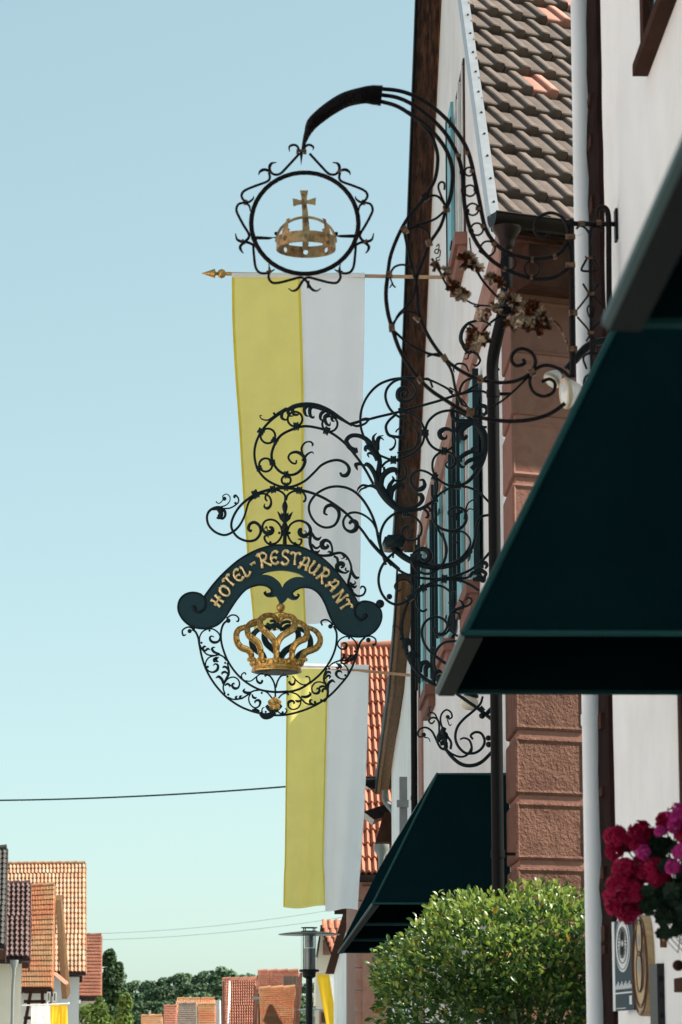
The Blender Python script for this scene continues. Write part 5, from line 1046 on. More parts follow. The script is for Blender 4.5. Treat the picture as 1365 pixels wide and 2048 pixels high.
# acanthus leaves
for c, pts, w in (
    ('N2', [(960, 1220), (880, 1215), (780, 1175), (690, 1090), (600, 980), (530, 860), (500, 740), (515, 620), (530, 480), (500, 380), (425, 250), (330, 145), (230, 92), (125, 82), (55, 115), (25, 180), (80, 270), (150, 305), (178, 330), (180, 265)], (5, 8, 13, 16, 17, 15, 11, 9, 9, 10, 9, 8, 8, 8, 9, 9, 7, 2)),
    ('N2', [(500, 800), (450, 660), (390, 560), (330, 520), (290, 560)], (9, 9, 9, 8, 2)), ('N2', [(310, 545), (230, 515), (172, 525), (178, 570), (195, 610)], (4, 6, 8, 5, 2)),
    ('N2', [(545, 900), (560, 740), (620, 650), (700, 605), (770, 612), (785, 690)], (10, 11, 11, 11, 10, 2)), ('N2', [(600, 640), (595, 560)], (4, 5)),
    ('N2', [(690, 1120), (660, 960), (682, 840), (740, 755), (720, 700)], (9, 9, 8, 6, 2)), ('N2', [(700, 1040), (720, 910), (795, 840), (870, 832), (905, 890)], (8, 10, 10, 9, 2)),
    ('N2', [(740, 1090), (830, 1165), (940, 1188), (1050, 1170), (1140, 1115), (1178, 1040), (1150, 985), (1090, 985)], (4, 4, 4, 5, 7, 9, 9, 3)),
    ('N2', [(590, 980), (490, 880), (400, 845), (325, 865)], (9, 8, 6, 3)), ('N2', [(350, 850), (270, 838), (212, 880), (182, 940)], (5, 4.5, 4, 1.5)), ('N2', [(330, 868), (250, 900), (205, 960)], (4, 3.5, 1.5)),
    ('N2', [(490, 330), (442, 190), (435, 105), (485, 45)], (8, 7, 5, 1.5)), ('N2', [(495, 300), (488, 170), (515, 105), (588, 82)], (8, 6, 4, 1.5)), ('N2', [(505, 300), (512, 170), (545, 118), (595, 155)], (6, 5, 4, 1.5)),
    ('N2', [(480, 400), (410, 295), (335, 258), (312, 300), (335, 325)], (9, 10, 9, 6, 2)), ('N2', [(495, 460), (440, 375), (375, 350), (350, 375), (372, 418)], (8, 6, 5, 4, 1.5)),
    ('N2', [(920, 1215), (1080, 1212), (1180, 1180), (1310, 1095)], (7, 6, 6, 5)), ('N2', [(1200, 1175), (1260, 1172), (1298, 1212), (1278, 1242)], (5, 4.5, 5, 2)), ('N2', [(1200, 1190), (1258, 1258), (1255, 1320), (1218, 1330)], (5, 5, 5, 2)),
    ('N3', [(480, 590), (490, 690), (560, 765), (680, 782), (790, 790), (885, 850), (955, 950), (992, 1080), (985, 1200), (935, 1320), (865, 1420), (780, 1500)], (3, 7, 9, 11, 14, 15, 14, 11, 10, 8)),
    ('N3', [(800, 800), (690, 860), (628, 930), (625, 1000), (672, 1035), (712, 1005), (690, 980)], (8, 10, 11, 10, 9, 5, 2)), ('N3', [(660, 820), (580, 865), (555, 915), (572, 965)], (8, 7, 6, 2)),
    ('N3', [(640, 1400), (615, 1340), (690, 1275), (790, 1235), (880, 1270)], (3, 8, 9, 8, 5)), ('N3', [(680, 1440), (740, 1380), (850, 1335), (950, 1260)], (5, 8, 8, 6)), ('N3', [(800, 1240), (785, 1200), (830, 1175), (860, 1210)], (4, 4, 4, 2)), ('N3', [(600, 1360), (590, 1420), (640, 1470), (690, 1460)], (5, 7, 6, 3)),
    ('N3', [(1018, 870), (930, 855), (850, 780), (818, 700), (850, 600), (920, 545), (1000, 560), (1018, 625), (975, 680), (945, 650)], (5, 5, 6, 6, 8, 8, 7, 6, 3))):
    st(c, pts, w, name='acanthus_leaf', flat=.55, dy=random.uniform(-.05, -.015), sides=10)
st('N2', [(555, 565), (620, 492), (700, 460), (800, 468), (890, 528), (938, 620), (920, 710), (860, 758), (780, 770), (722, 740)], (4.5, 4.5, 4.5, 4))
# K7: bottom scrolls
st('K7', [(0, 0), (100, 115), (180, 200), (270, 270), (360, 308), (480, 328), (620, 330), (720, 310), (850, 260), (950, 185), (1010, 122), (1080, 30)], (5, 5), dy=.015)
st('K7', [(225, 95), (150, 160), (92, 250), (75, 350), (100, 450), (160, 525), (240, 550), (330, 510), (400, 435), (480, 388), (560, 350), (640, 330)], (5, 5), dy=-.02); balls(S, 'K7', [(168, 483, 25), (262, 842, 12)], YS)
st('K7', [(345, 500), (370, 430), (350, 370), (300, 335), (250, 345), (215, 390), (228, 425), (258, 432), (275, 405)], (4, 4, 4, 4, 4, 3, 1.5))
st('K7', [(195, 55), (260, 120), (340, 172), (450, 212), (570, 228), (690, 213), (790, 170), (870, 90)], (13, 12, 12, 12, 10, 8, 7), name='strap', flat=.5, dy=.02)
st('K7', [(620, -60), (650, 60), (640, 170), (580, 250), (500, 288), (420, 270), (370, 212), (362, 150), (392, 98), (450, 76), (500, 100), (510, 150), (472, 182), (432, 155), (442, 118)], (5, 5, 5, 5, 5, 6, 10, 12, 8, 3), dy=-.02)
st('K7', [(335, 515), (300, 600), (276, 700), (272, 790), (292, 880), (320, 980), (370, 1080), (440, 1160), (520, 1215), (590, 1250)], (4, 5, 6, 7, 7, 7, 7, 6), name='leaf_strap', flat=.6)
st('K7', [(285, 860), (265, 780), (235, 737), (205, 727), (195, 748)], (4, 2.5, 2, 1.5), name='tendril')
for pts in ([(290, 930), (300, 870), (330, 852), (350, 880)], [(330, 1010), (350, 970), (390, 962), (420, 1000)], [(320, 960), (300, 900), (345, 880), (352, 920)], [(430, 1130), (440, 1060), (490, 1045), (530, 1090)], [(480, 1170), (480, 1090), (510, 1075), (532, 1095)], [(545, 1215), (550, 1150), (590, 1120), (625, 1140)], [(590, 1240), (590, 1170), (620, 1150)], [(350, 1060), (360, 1000), (395, 990), (425, 1010)]): st('K7', pts, (7, 9, 8, 2), name='leaf', flat=.6, dy=-.03)
st('K7', [(490, 592), (448, 608), (408, 570), (395, 500), (420, 442), (480, 402), (560, 386), (632, 402), (690, 450), (702, 500), (670, 540)], (4, 4.5, 4.5, 4.5, 4, 2))
st('K7', [(650, 1055), (560, 990), (482, 912), (447, 820), (452, 740), (492, 682), (560, 656), (622, 672), (662, 722), (640, 780), (600, 806), (560, 792), (550, 757), (582, 740)], (6, 5, 5, 4.6, 4.6, 4.6, 4, 3))
st('K7', [(745, 862), (650, 870), (590, 912), (556, 980), (550, 1060), (575, 1135)], (4.6, 5, 5))
st('K7', [(800, 572), (722, 602), (682, 652), (672, 722), (702, 782), (752, 822)], (7, 5, 4.5, 4.5)); st('K7', [(700, 622), (750, 622), (770, 662), (748, 682)], (4, 4, 4, 2)); st('K7', [(790, 575), (850, 552), (872, 512), (842, 490), (820, 510)], (5, 4, 4, 4, 2)); st('K7', [(800, 570), (785, 530), (760, 510)], (6, 5, 2), name='leaf')
st('K7', [(560, 770), (600, 810), (660, 790), (700, 700)], (3, 4, 4), name='leaf')
st('K7', [(640, 335), (720, 340), (790, 352), (862, 385), (935, 432)], (5, 5)); st('K7', [(640, 322), (740, 325), (820, 325), (870, 300)], (5, 5, 4))
for pts in ([(850, 320), (880, 280), (930, 290), (950, 330), (910, 350)], [(880, 340), (930, 330), (970, 350), (990, 300)], [(900, 270), (950, 260), (990, 290), (960, 330)], [(960, 240), (955, 205), (985, 195), (1000, 220), (985, 245)]): st('K7', pts, (6, 8, 7, 3), name='leaf', flat=.7)
for x, y, a, l, w in ((635, 332, -5, 12, 14), (455, 410, 30, 11, 14), (345, 495, 35, 12, 11)): collar(S, 'K7', x, y, a, l, w, YS, dy=-.01)
# faceted boss at the strap's end
b = MB(); q = [P(*cv('N5', [p])[0], YS + .05) for p in ((232, 240), (300, 115), (560, 115), (610, 200), (560, 320), (420, 330), (270, 318))]
b.prism(q, (0, -.10, 0)); mid = sum(q, V((0, 0, 0))) / 7 + V((0, -.13, 0)); o_ = len(b.v); b.add([p + V((0, -.10, 0)) for p in q] + [mid], [(i, (i + 1) % 7, 7) for i in range(7)]); b.build('faceted_boss', 'iron', S)

# board
outer = [(205, 395), (260, 320), (330, 245), (420, 170), (520, 117), (610, 92), (700, 90), (790, 105), (880, 150), (950, 205), (1020, 285), (1080, 370), (1120, 430), (1170, 423), (1215, 437), (1250, 472), (1258, 520), (1240, 572), (1200, 614), (1140, 634), (1065, 628), (1010, 600), (972, 555), (945, 500), (922, 440), (890, 385), (845, 349), (790, 341), (748, 355), (728, 375), (745, 398), (766, 390), (755, 408), (725, 412), (700, 400), (688, 415), (668, 432), (655, 436), (645, 415), (630, 392), (605, 396), (575, 392), (562, 375), (578, 378), (600, 372), (600, 350), (570, 332), (520, 328), (455, 352), (405, 405), (362, 468), (325, 525), (275, 568), (200, 586), (130, 572), (78, 532), (50, 476), (56, 420), (90, 382), (140, 370), (185, 380)]
hole = [(530, 270), (565, 252), (610, 242), (665, 238), (720, 245), (765, 258), (808, 286), (770, 283), (735, 287), (700, 305), (680, 325), (668, 346), (655, 322), (635, 300), (605, 280), (570, 270)]
board = plate(S, 'sign_board', 'board', 'K5', [outer, hole], YS, .05, .004, n=3)
stroke(S, 'K5', [(140, 448), (145, 475), (170, 488), (203, 470), (212, 425), (188, 385), (140, 370), (90, 382), (56, 420), (50, 476), (78, 532), (130, 572), (200, 586), (275, 568), (325, 525), (362, 468), (405, 405), (455, 352), (520, 328), (570, 332), (600, 350)], (5, 5, 4, 3.2, 3.2, 3.2, 3.2, 3, 3, 3, 3), YS, 'rim', dy=-.028)
stroke(S, 'K5', [(200, 400), (260, 320), (330, 245), (420, 170), (520, 117), (610, 92), (700, 90), (790, 105), (880, 150), (950, 205), (1020, 285), (1080, 370), (1115, 428)], (3.2, 3.2), YS, 'rim', dy=-.028)
stroke(S, 'K5', [(1160, 500), (1160, 520), (1130, 532), (1100, 505), (1103, 455), (1135, 427), (1170, 423), (1215, 437), (1250, 472), (1258, 520), (1240, 572), (1200, 614), (1140, 634), (1065, 628), (1010, 600), (972, 555), (945, 500), (922, 440), (890, 385), (845, 349), (790, 341), (748, 355)], (5, 5, 4, 3.2, 3.2, 3.2, 3.2, 3, 3, 3, 3), YS, 'rim', dy=-.028)
stroke(S, 'K5', [(600, 350), (604, 375), (580, 392), (562, 375), (572, 365)], (3, 3, 4, 3), YS, 'rim', dy=-.03); stroke(S, 'K5', [(748, 355), (726, 378), (745, 402), (766, 390), (758, 378)], (3, 3, 4, 3), YS, 'rim', dy=-.03)
balls(S, 'K5', [(148, 465, 12), (1160, 508, 14), (1248, 438, 26), (118, 600, 13)], YS - .02)
# gilded letters
GL = {'H': [[(.16, 1.02), (.24, .6), (.20, .0)], [(.72, 1.0), (.64, .5), (.74, .02)], [(-.02, .42), (.40, .50), (.88, .58)]],
      'O': [[(.45, 1), (.12, .78), (.06, .4), (.28, .04), (.62, .06), (.84, .4), (.76, .82), (.50, 1.0)]],
      'T': [[(-.04, .80), (.10, .97), (.42, .93), (.72, 1.0), (.86, .86)], [(.42, .93), (.40, .5), (.46, .02)]],
      'E': [[(.78, .84), (.60, .99), (.30, .90), (.08, .55), (.16, .18), (.46, .01), (.78, .14)], [(.12, .46), (.40, .52), (.64, .44)]],
      'L': [[(.02, 1.0), (.20, .92), (.18, .4), (.14, .06)], [(.14, .06), (.45, .03), (.76, .26)]],
      '-': [[(.0, .46), (.3, .52), (.62, .46)]],
      'R': [[(-.04, .86), (.14, .98), (.22, .5), (.14, .0)], [(.16, .94), (.48, 1.0), (.70, .80), (.58, .56), (.24, .48)], [(.34, .50), (.56, .24), (.90, .02)]],
      'S': [[(.74, .84), (.52, .99), (.22, .90), (.18, .64), (.50, .48), (.72, .28), (.60, .05), (.28, .0), (.04, .18)]],
      'A': [[(.04, .02), (.18, .10), (.26, .50), (.34, .82), (.54, .99), (.74, .84), (.74, .40), (.84, .02)], [(.02, .42), (.40, .36), (.88, .46)], [(.34, .82), (.20, .90)]],
      'U': [[(.06, 1.0), (.16, .86), (.12, .34), (.30, .04), (.58, .10), (.74, .42), (.72, 1.0)], [(.73, .5), (.76, .15), (.88, .02)]],
      'N': [[(.10, .0), (.12, .5), (.06, 1.0)], [(.08, .96), (.40, .5), (.74, .02)], [(.72, .02), (.74, .5), (.66, 1.0), (.84, .94)]]}
LET = [('H', 142, 458, 50, 92, 90), ('O', 200, 377, 50, 92, 80), ('T', 240, 298, 44, 98, 82), ('E', 306, 250, 36, 96, 88), ('L', 372, 213, 31, 94, 80), ('-', 432, 150, 32, 90, 70), ('R', 515, 128, 16, 118, 104), ('E', 600, 108, 6, 104, 86), ('S', 688, 106, -1, 112, 84), ('T', 766, 118, -8, 104, 88), ('A', 838, 152, -24, 106, 88), ('U', 916, 190, -34, 100, 84), ('R', 992, 252, -44, 116, 92), ('A', 1066, 322, -50, 102, 86), ('N', 1126, 420, -56, 108, 84), ('T', 1168, 493, -62, 98, 88)]
def ribbon(pts, w, th, yf):
    """bevelled flat bar along 2D points (world x, z) with a faceted face"""
    b = MB(); n = len(pts); rows = []
    for i, p in enumerate(pts):
        a, c = pts[max(i - 1, 0)], pts[min(i + 1, n - 1)]; t = V((c[0] - a[0], c[1] - a[1])); t = t.normalized() if t.length else V((1, 0)); nn = V((-t.y, t.x)); h = w[i] / 2
        q = lambda o, y: V((p[0] + nn.x * o, y, p[1] + nn.y * o))
        rows.append([q(-h, yf + th), q(-h, yf + th * .35), q(-h * .62, yf), q(h * .1, yf - th * .12), q(h * .62, yf), q(h, yf + th * .35), q(h, yf + th)])
    b.grid(rows); b.add(rows[0], [tuple(range(7))]); b.add(rows[-1], [tuple(range(7))[::-1]]); return b
for ch, x, y, ang, hgt, wid in LET:
    b = MB(); a = math.radians(ang); (cx_, cy_), = cv('M8', [(x, y)]); k = CROP['M8'][2]; sp_ = ppm(cx_, cy_, YS)
    for si, s2 in enumerate(GL[ch]):
        pl = spline(s2, n=6); out = []
        for gx_, gy_ in pl:
            lx, ly = (gx_ - .42) * wid / k, (gy_ - .5) * hgt / k
            X_, Y_ = cx_ + lx * math.cos(a) - ly * math.sin(a), cy_ - (lx * math.sin(a) + ly * math.cos(a)); p = P(X_, Y_, YS); out.append((p.x, p.z))
        n = len(out); wv_ = [(.205 if ch != '-' else .22) * (1.12 - .42 * math.sin(math.pi * i / (n - 1)) ** 2 + .10 * math.sin(i * 1.7)) * 27 / sp_ for i in range(n)]
        bb_ = ribbon(out, wv_, .022, YS - .052 - .004 * si); b.add(bb_.v, bb_.f)
    b.build('letter', 'letter', S)
# lower ring
st('M2', [(30, 262), (80, 300), (115, 380), (132, 480), (165, 640), (210, 780), (280, 920), (370, 1050), (480, 1170), (600, 1262), (720, 1332), (850, 1382), (960, 1410), (1090, 1432)], (4, 4), name='outer_ring', dy=0)
st('M3', [(-20, 1245), (80, 1250), (200, 1243), (330, 1213), (480, 1160), (620, 1085), (740, 990), (850, 872), (930, 770), (990, 650), (1032, 530), (1055, 440), (1080, 375), (1130, 325)], (4, 4), name='outer_ring', dy=0)
st('M2', [(530, 130), (462, 190), (430, 280), (425, 380), (440, 480), (478, 600), (522, 700), (600, 820), (700, 930), (820, 1020), (950, 1085), (1080, 1112), (1200, 1120), (1340, 1112)], (4, 4, 4, 4, 4.5), name='inner_ring', dy=.004)
st('M3', [(215, 972), (280, 960), (370, 930), (480, 862), (590, 770), (680, 662), (740, 560), (780, 450), (795, 340), (790, 260), (758, 190)], (4.5, 4, 4, 4), name='inner_ring', dy=.004)
W1 = (2.6, 2.8, 2.8, 3.2, 5.5, 4, 1.5); W2 = (2.6, 3, 3.2, 3.2, 3); WL = (2.5, 4.5, 4.5, 1.2)
for c, pts, w, nm in (
    ('M2', [(135, 440), (135, 370), (172, 300), (240, 262), (320, 262), (388, 310), (415, 370), (390, 428), (332, 443), (288, 420), (275, 378), (300, 356), (335, 372)], W1, 'scroll'),
    ('M2', [(140, 478), (172, 540), (240, 608), (330, 622), (400, 612), (460, 640), (502, 692)], W2, 'scroll'), ('M2', [(205, 565), (180, 525), (200, 498), (228, 505)], WL, 'leaf'), ('M2', [(200, 570), (225, 545), (250, 530), (278, 548)], WL, 'leaf'), ('M2', [(410, 605), (335, 575), (305, 535), (322, 510), (350, 512)], (4, 5, 5, 3, 1.2), 'leaf'),
    ('M2', [(335, 625), (262, 650), (220, 710), (220, 780), (262, 835), (322, 848), (375, 815), (385, 760), (350, 735), (318, 760)], W1, 'scroll'), ('M2', [(370, 640), (332, 670), (335, 700), (355, 710)], WL, 'leaf'), ('M2', [(395, 640), (362, 672), (372, 700), (398, 705)], WL, 'leaf'),
    ('M2', [(510, 720), (530, 800), (528, 880), (482, 970), (456, 1060), (482, 1150)], (2.6, 4, 5, 4, 3, 3), 'scroll'), ('M2', [(525, 825), (495, 780), (462, 778), (448, 795)], WL, 'leaf'), ('M2', [(525, 880), (485, 845), (445, 858), (440, 885)], WL, 'leaf'), ('M2', [(458, 1010), (440, 950), (395, 910), (352, 930)], (4, 5.5, 5.5, 1.2), 'leaf'),
    ('M2', [(472, 1005), (520, 940), (590, 916), (650, 940), (680, 1000), (660, 1060), (612, 1070), (577, 1032), (600, 1000), (612, 1015)], W1, 'scroll'), ('M2', [(478, 1032), (515, 1008), (545, 1030), (545, 1055)], WL, 'leaf'),
    ('M2', [(522, 1190), (600, 1220), (700, 1208), (790, 1160), (862, 1108), (960, 1092)], W2, 'scroll'), ('M2', [(845, 1125), (775, 1130), (735, 1105), (755, 1070)], (4, 5.5, 5, 1.2), 'leaf'), ('M2', [(690, 1212), (640, 1215), (630, 1190), (655, 1170)], WL, 'leaf'), ('M2', [(730, 1205), (690, 1205), (690, 1180), (720, 1170)], WL, 'leaf'),
    ('M2', [(832, 1138), (805, 1200), (822, 1280), (880, 1333), (940, 1318), (962, 1260), (932, 1230), (890, 1250), (895, 1275)], W1, 'scroll'), ('M2', [(850, 1150), (865, 1190), (895, 1202), (915, 1190)], WL, 'leaf'),
    ('M2', [(715, 935), (705, 890), (742, 855), (766, 872), (755, 882)], (2.6, 2.6, 2.6, 2), 'scroll'), ('M2', [(760, 965), (830, 970), (900, 920), (960, 875), (1010, 872)], (2.4, 2.8), 'scroll'), ('M2', [(912, 915), (920, 970), (962, 1000), (992, 968), (975, 955)], WL, 'leaf'),
    ('M2', [(1020, 878), (1090, 900), (1140, 970), (1165, 1060), (1168, 1200)], (3, 3.4, 3.4, 3.4), 'scroll'), ('M2', [(1320, 888), (1250, 900), (1200, 970), (1175, 1060)], (3, 3.4), 'scroll'), ('M2', [(985, 1095), (1060, 1130), (1125, 1205)], (2.6, 3), 'scroll'), ('M2', [(1345, 1128), (1265, 1150), (1210, 1205)], (2.6, 3), 'scroll'),
    ('M2', [(990, 1400), (985, 1365), (1000, 1335), (1022, 1332)], (3, 2.4, 1.5), 'tendril'), ('M2', [(1185, 1370), (1240, 1412), (1300, 1410), (1325, 1370), (1302, 1342)], (2.8, 2.8, 2.8, 2), 'scroll'),
    ('M2', [(500, 112), (520, 100), (570, 70), (630, 75), (668, 115), (658, 155), (632, 150)], (3, 3, 3, 3, 3.5, 2), 'scroll'),
    ('K5', [(150, 590), (110, 576), (76, 595), (80, 625), (98, 620)], (3, 3, 3, 3.5, 2), 'scroll'),
    ('M3', [(965, 320), (890, 318), (828, 355), (805, 410), (845, 462), (898, 455), (912, 412), (882, 390), (850, 408)], W1, 'scroll'), ('M3', [(965, 322), (1022, 385), (1040, 460), (1012, 550), (940, 610), (870, 640)], W2, 'scroll'),
    ('M3', [(690, 680), (750, 632), (830, 602), (920, 600), (980, 570), (1025, 515)], W2, 'scroll'), ('M3', [(830, 605), (872, 570), (882, 530), (860, 515)], (4, 5, 4, 1.2), 'leaf'), ('M3', [(890, 605), (940, 565), (960, 540), (990, 548)], WL, 'leaf'), ('M3', [(930, 605), (985, 590), (1000, 555)], WL, 'leaf'),
    ('M3', [(850, 620), (915, 680), (930, 755), (890, 815), (830, 810), (790, 770), (800, 730), (842, 728), (858, 750)], W1, 'scroll'), ('M3', [(790, 628), (825, 665), (805, 690), (780, 680)], WL, 'leaf'), ('M3', [(815, 635), (845, 670), (835, 700)], WL, 'leaf'),
    ('M3', [(680, 690), (650, 760), (645, 840), (680, 910), (690, 985), (670, 1060), (640, 1092)], (2.6, 4, 5, 4, 3.2), 'scroll'), ('M3', [(655, 785), (680, 740), (712, 738), (722, 762)], WL, 'leaf'), ('M3', [(652, 820), (690, 780), (715, 790), (705, 820)], WL, 'leaf'), ('M3', [(690, 930), (700, 870), (740, 838), (778, 862)], (4, 5.5, 5.5, 1.2), 'leaf'),
    ('M3', [(670, 885), (605, 855), (540, 865), (500, 920), (512, 978), (562, 990), (592, 955), (570, 928), (552, 945)], W1, 'scroll'), ('M3', [(680, 925), (635, 905), (598, 915), (590, 945)], WL, 'leaf'), ('M3', [(680, 940), (640, 938), (625, 965), (640, 975)], WL, 'leaf'),
    ('M3', [(240, 975), (320, 1000), (380, 1060), (440, 1112), (530, 1120), (612, 1088)], W2, 'scroll'), ('M3', [(370, 1028), (440, 1030), (482, 1000), (468, 970)], (4, 5.5, 5, 1.2), 'leaf'), ('M3', [(520, 1120), (480, 1100), (482, 1070), (510, 1068)], WL, 'leaf'), ('M3', [(560, 1115), (535, 1095), (545, 1078)], WL, 'leaf'),
    ('M3', [(370, 1042), (365, 1112), (330, 1165), (270, 1180), (225, 1150), (222, 1100), (262, 1078), (292, 1098), (280, 1115)], W1, 'scroll'), ('M3', [(370, 1070), (335, 1085), (300, 1070)], WL, 'leaf'),
    ('M3', [(450, 882), (390, 886), (330, 850), (270, 785)], (2.6, 2.6), 'scroll'), ('M3', [(440, 882), (475, 850), (468, 800), (430, 788), (432, 800)], (2.6, 2.6, 2.6, 2), 'scroll'), ('M3', [(300, 825), (292, 870), (260, 886), (230, 855), (245, 845)], WL, 'leaf'),
    ('M3', [(625, 185), (610, 140), (652, 115), (702, 130), (755, 180)], (3, 3.4, 3, 3), 'scroll'), ('M3', [(1120, 322), (1190, 310), (1250, 340), (1260, 390), (1232, 416), (1222, 400)], (3, 3, 3, 4, 3), 'scroll')):
    st(c, pts, w, name=nm, flat=.8)
balls(S, 'M2', [(160, 448, 17), (245, 775, 18), (483, 722, 16), (525, 1155, 17), (270, 282, 16), (525, 145, 33), (983, 1132, 16), (1033, 895, 18), (1037, 1390, 16), (1268, 1395, 16)], YS)
balls(S, 'M3', [(210, 790, 14), (217, 1000, 14), (705, 695, 14), (897, 775, 15), (610, 1070, 15), (1010, 492, 14), (940, 334, 14), (720, 195, 28), (1170, 357, 29), (152, 1215, 14)], YS)
for pts in ([(850, 1375), (905, 1375), (950, 1395)], [(955, 1398), (1000, 1455), (1060, 1465), (1120, 1440), (1165, 1400)], [(1045, 1302), (1080, 1345), (1130, 1390), (1165, 1425)], [(1160, 1340), (1140, 1390), (1080, 1430), (990, 1430)], [(1255, 1300), (1225, 1320), (1170, 1390)]): st('M2', pts, (6, 8, 8, 6), name='ribbon_knot', flat=.5, dy=-.02)
(fx, fy), = cv('M2', [(1158, 1278)]); fc = P(fx, fy, YS - .03); sp_ = ppm(fx, fy, YS)
for k in range(5):
    a = math.pi / 2 + k * 1.2566; e = V((math.cos(a), 0, math.sin(a))); t_ = V((-math.sin(a), 0, math.cos(a))); R_ = 14 / sp_; b = MB()
    out = [fc + e * (R_ * r) + t_ * (R_ * w) + V((0, -.012 * h, 0)) for r, w, h in ((.12, -.1, 0), (.45, -.42, 1), (.78, -.44, .4), (.92, -.2, .9), (1.05, 0, .2), (.92, .2, .9), (.78, .44, .4), (.45, .42, 1), (.12, .1, 0))]
    b.add(out + [fc + e * R_ * .55 + V((0, .004, 0))], [(i, (i + 1) % 9, 9) for i in range(9)]); fo_ = b.build('flower_petal', 'gold', S, True)
b = MB(); b.ball(fc + V((0, -.012, 0)), 3.4 / sp_, 10); b.build('flower_centre', 'gold', S, True)

# golden crown
(cx0, cy0), = cv('M1', [(642, 920)]); cc = P(cx0, cy0, YS); sk = ppm(cx0, cy0, YS) * CROP['M1'][2]; RC = 312 / sk
cr = MB(); cr.lathe(cc, [(RC * .90, -40 / sk), (RC * 1.0, -38 / sk), (RC * 1.015, -20 / sk), (RC * .975, -8 / sk), (RC * .985, 0), (RC * .965, 10 / sk), (RC * .975, 24 / sk), (RC * .94, 30 / sk), (RC * .97, 62 / sk), (RC * 1.0, 95 / sk), (RC * .95, 97 / sk), (RC * .9, 30 / sk), (RC * .88, -36 / sk)], 48)
crown = cr.build('crown_band', 'gold', S, True)
b = MB(); b.lathe(cc, [(RC * .88, -44 / sk), (RC * .88, -40.5 / sk)], 40); b.build('crown_underside', 'lampB', S)
for k in range(12):      # pearls and scallops round the band
    a = -math.pi / 2 + k * math.pi / 6; b = MB(); b.ball(cc + V((math.cos(a) * RC * .99, math.sin(a) * RC * .99, 66 / sk)), (36 if k % 2 == 0 else 30) / sk, 12); b.build('pearl', 'gold', S, True)
    a += math.pi / 12; b = MB(); pts = [cc + V((math.cos(a + t * .13) * RC * 1.0, math.sin(a + t * .13) * RC * 1.0, (45 + 50 * math.sqrt(max(0, 1 - t * t)) if True else 0) / sk - 12 / sk)) for t in [-1 + .25 * i for i in range(9)]]; b.tube(pts, 7 / sk, 6); b.build('scallop', 'gold', S, True)
arches = [([(345, 868), (335, 805), (325, 735), (282, 685), (205, 655), (155, 590), (143, 500), (175, 430), (250, 398), (350, 365), (470, 320)], .10, .35), ([(458, 868), (455, 805), (445, 720), (415, 640), (355, 590), (305, 550), (285, 490), (292, 415), (338, 358), (405, 325), (500, 290)], .72, .55),
          ([(640, 868), (640, 800), (640, 725), (622, 650), (578, 585), (515, 530), (465, 480), (440, 410), (455, 340), (510, 292), (580, 275), (640, 305), (665, 345)], 1.0, .9), ([(642, 868), (642, 800), (645, 715), (660, 645), (705, 580), (780, 530), (842, 488), (868, 420), (858, 345), (800, 298), (735, 288), (690, 320), (672, 345)], 1.0, .9),
          ([(826, 868), (830, 805), (840, 720), (872, 655), (930, 615), (995, 585), (1018, 520), (1013, 450), (978, 388), (920, 345), (830, 315)], .72, .55), ([(958, 868), (970, 805), (975, 755), (1012, 712), (1080, 685), (1140, 655), (1180, 595), (1178, 520), (1130, 450), (1060, 410), (950, 370)], .10, .35)]
def archmesh(pts, front, back, off=(0, 0)):
    px = spline(cv('M1', [(x + off[0], y + off[1]) for x, y in pts]), n=7); n = len(px); b = MB(); rows = []
    P3 = []
    for i, (x, y) in enumerate(px):
        t = i / (n - 1); bul = 1 + .55 * math.sin(math.pi * min(t * 1.15, 1)); d = front * RC * bul * (1 - max(0, t - .55) / .45 * (1 - .25)) if front >= 0 else front * RC * bul
        P3.append(P(x, y, YS) + V((0, -d, 0)))
    for i in range(n):
        a, c = P3[max(i - 1, 0)], P3[min(i + 1, n - 1)]; t = V(((c - a).x, 0, (c - a).z)).normalized(); nn = V((-t.z, 0, t.x)); tt = i / (n - 1); h = (32 + 8 * math.sin(math.pi * min(1, tt * 1.3)) - (10 if tt < .06 else 0)) / sk * (1 if tt < .75 else 1 - .35 * (tt - .75) / .25)
        p = P3[i]; f = V((0, -.008, 0)); bk_ = V((0, .034, 0))
        rows.append([p - nn * h + bk_, p - nn * h, p - nn * h * .8 + f, p - nn * h * .55 + f * .2, p + nn * h * .55 + f * .2, p + nn * h * .8 + f, p + nn * h, p + nn * h + bk_, p - nn * h + bk_])
    b.grid(rows); b.add(rows[0][:8], [tuple(range(8))]); b.add(rows[-1][:8], [tuple(range(8))[::-1]]); return b, P3
for pts, fr, _ in arches:
    b, P3 = archmesh(pts, fr, 0); ao = b.build('crown_arch', 'gold', S, True)
    for k in range(7):
        i = int(len(P3) * (.17 if k == 0 else .35 + k * .085)); 
        if i >= len(P3): continue
        b = MB(); b.ball(P3[i] + V((0, -.008, 0)), (16 if k else 24) / sk, 8); b.build('stud', 'gold', ao, True)
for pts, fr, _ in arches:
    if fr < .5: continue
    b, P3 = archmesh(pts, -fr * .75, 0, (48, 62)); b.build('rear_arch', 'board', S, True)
for x, sgn in ((335, -1), (455, -1), (640, 0), (828, 1), (968, 1)):
    for q in (-1, 1): stroke(S, 'M1', [(x, 800), (x + q * 30, 790), (x + q * 46, 808), (x + q * 38, 822)], (5, 6, 5, 2), YS, 'crown_leaf', 'gold', flat=.6, dy=-RC * (1.0 - .75 * abs(sgn) * (abs(x - 642) / 330) ** 2) - .006)
b = MB(); b.ball(P(*cv('M1', [(692, 157)])[0], YS), 57 / sk, 20); b.build('orb', 'gold', S, True)
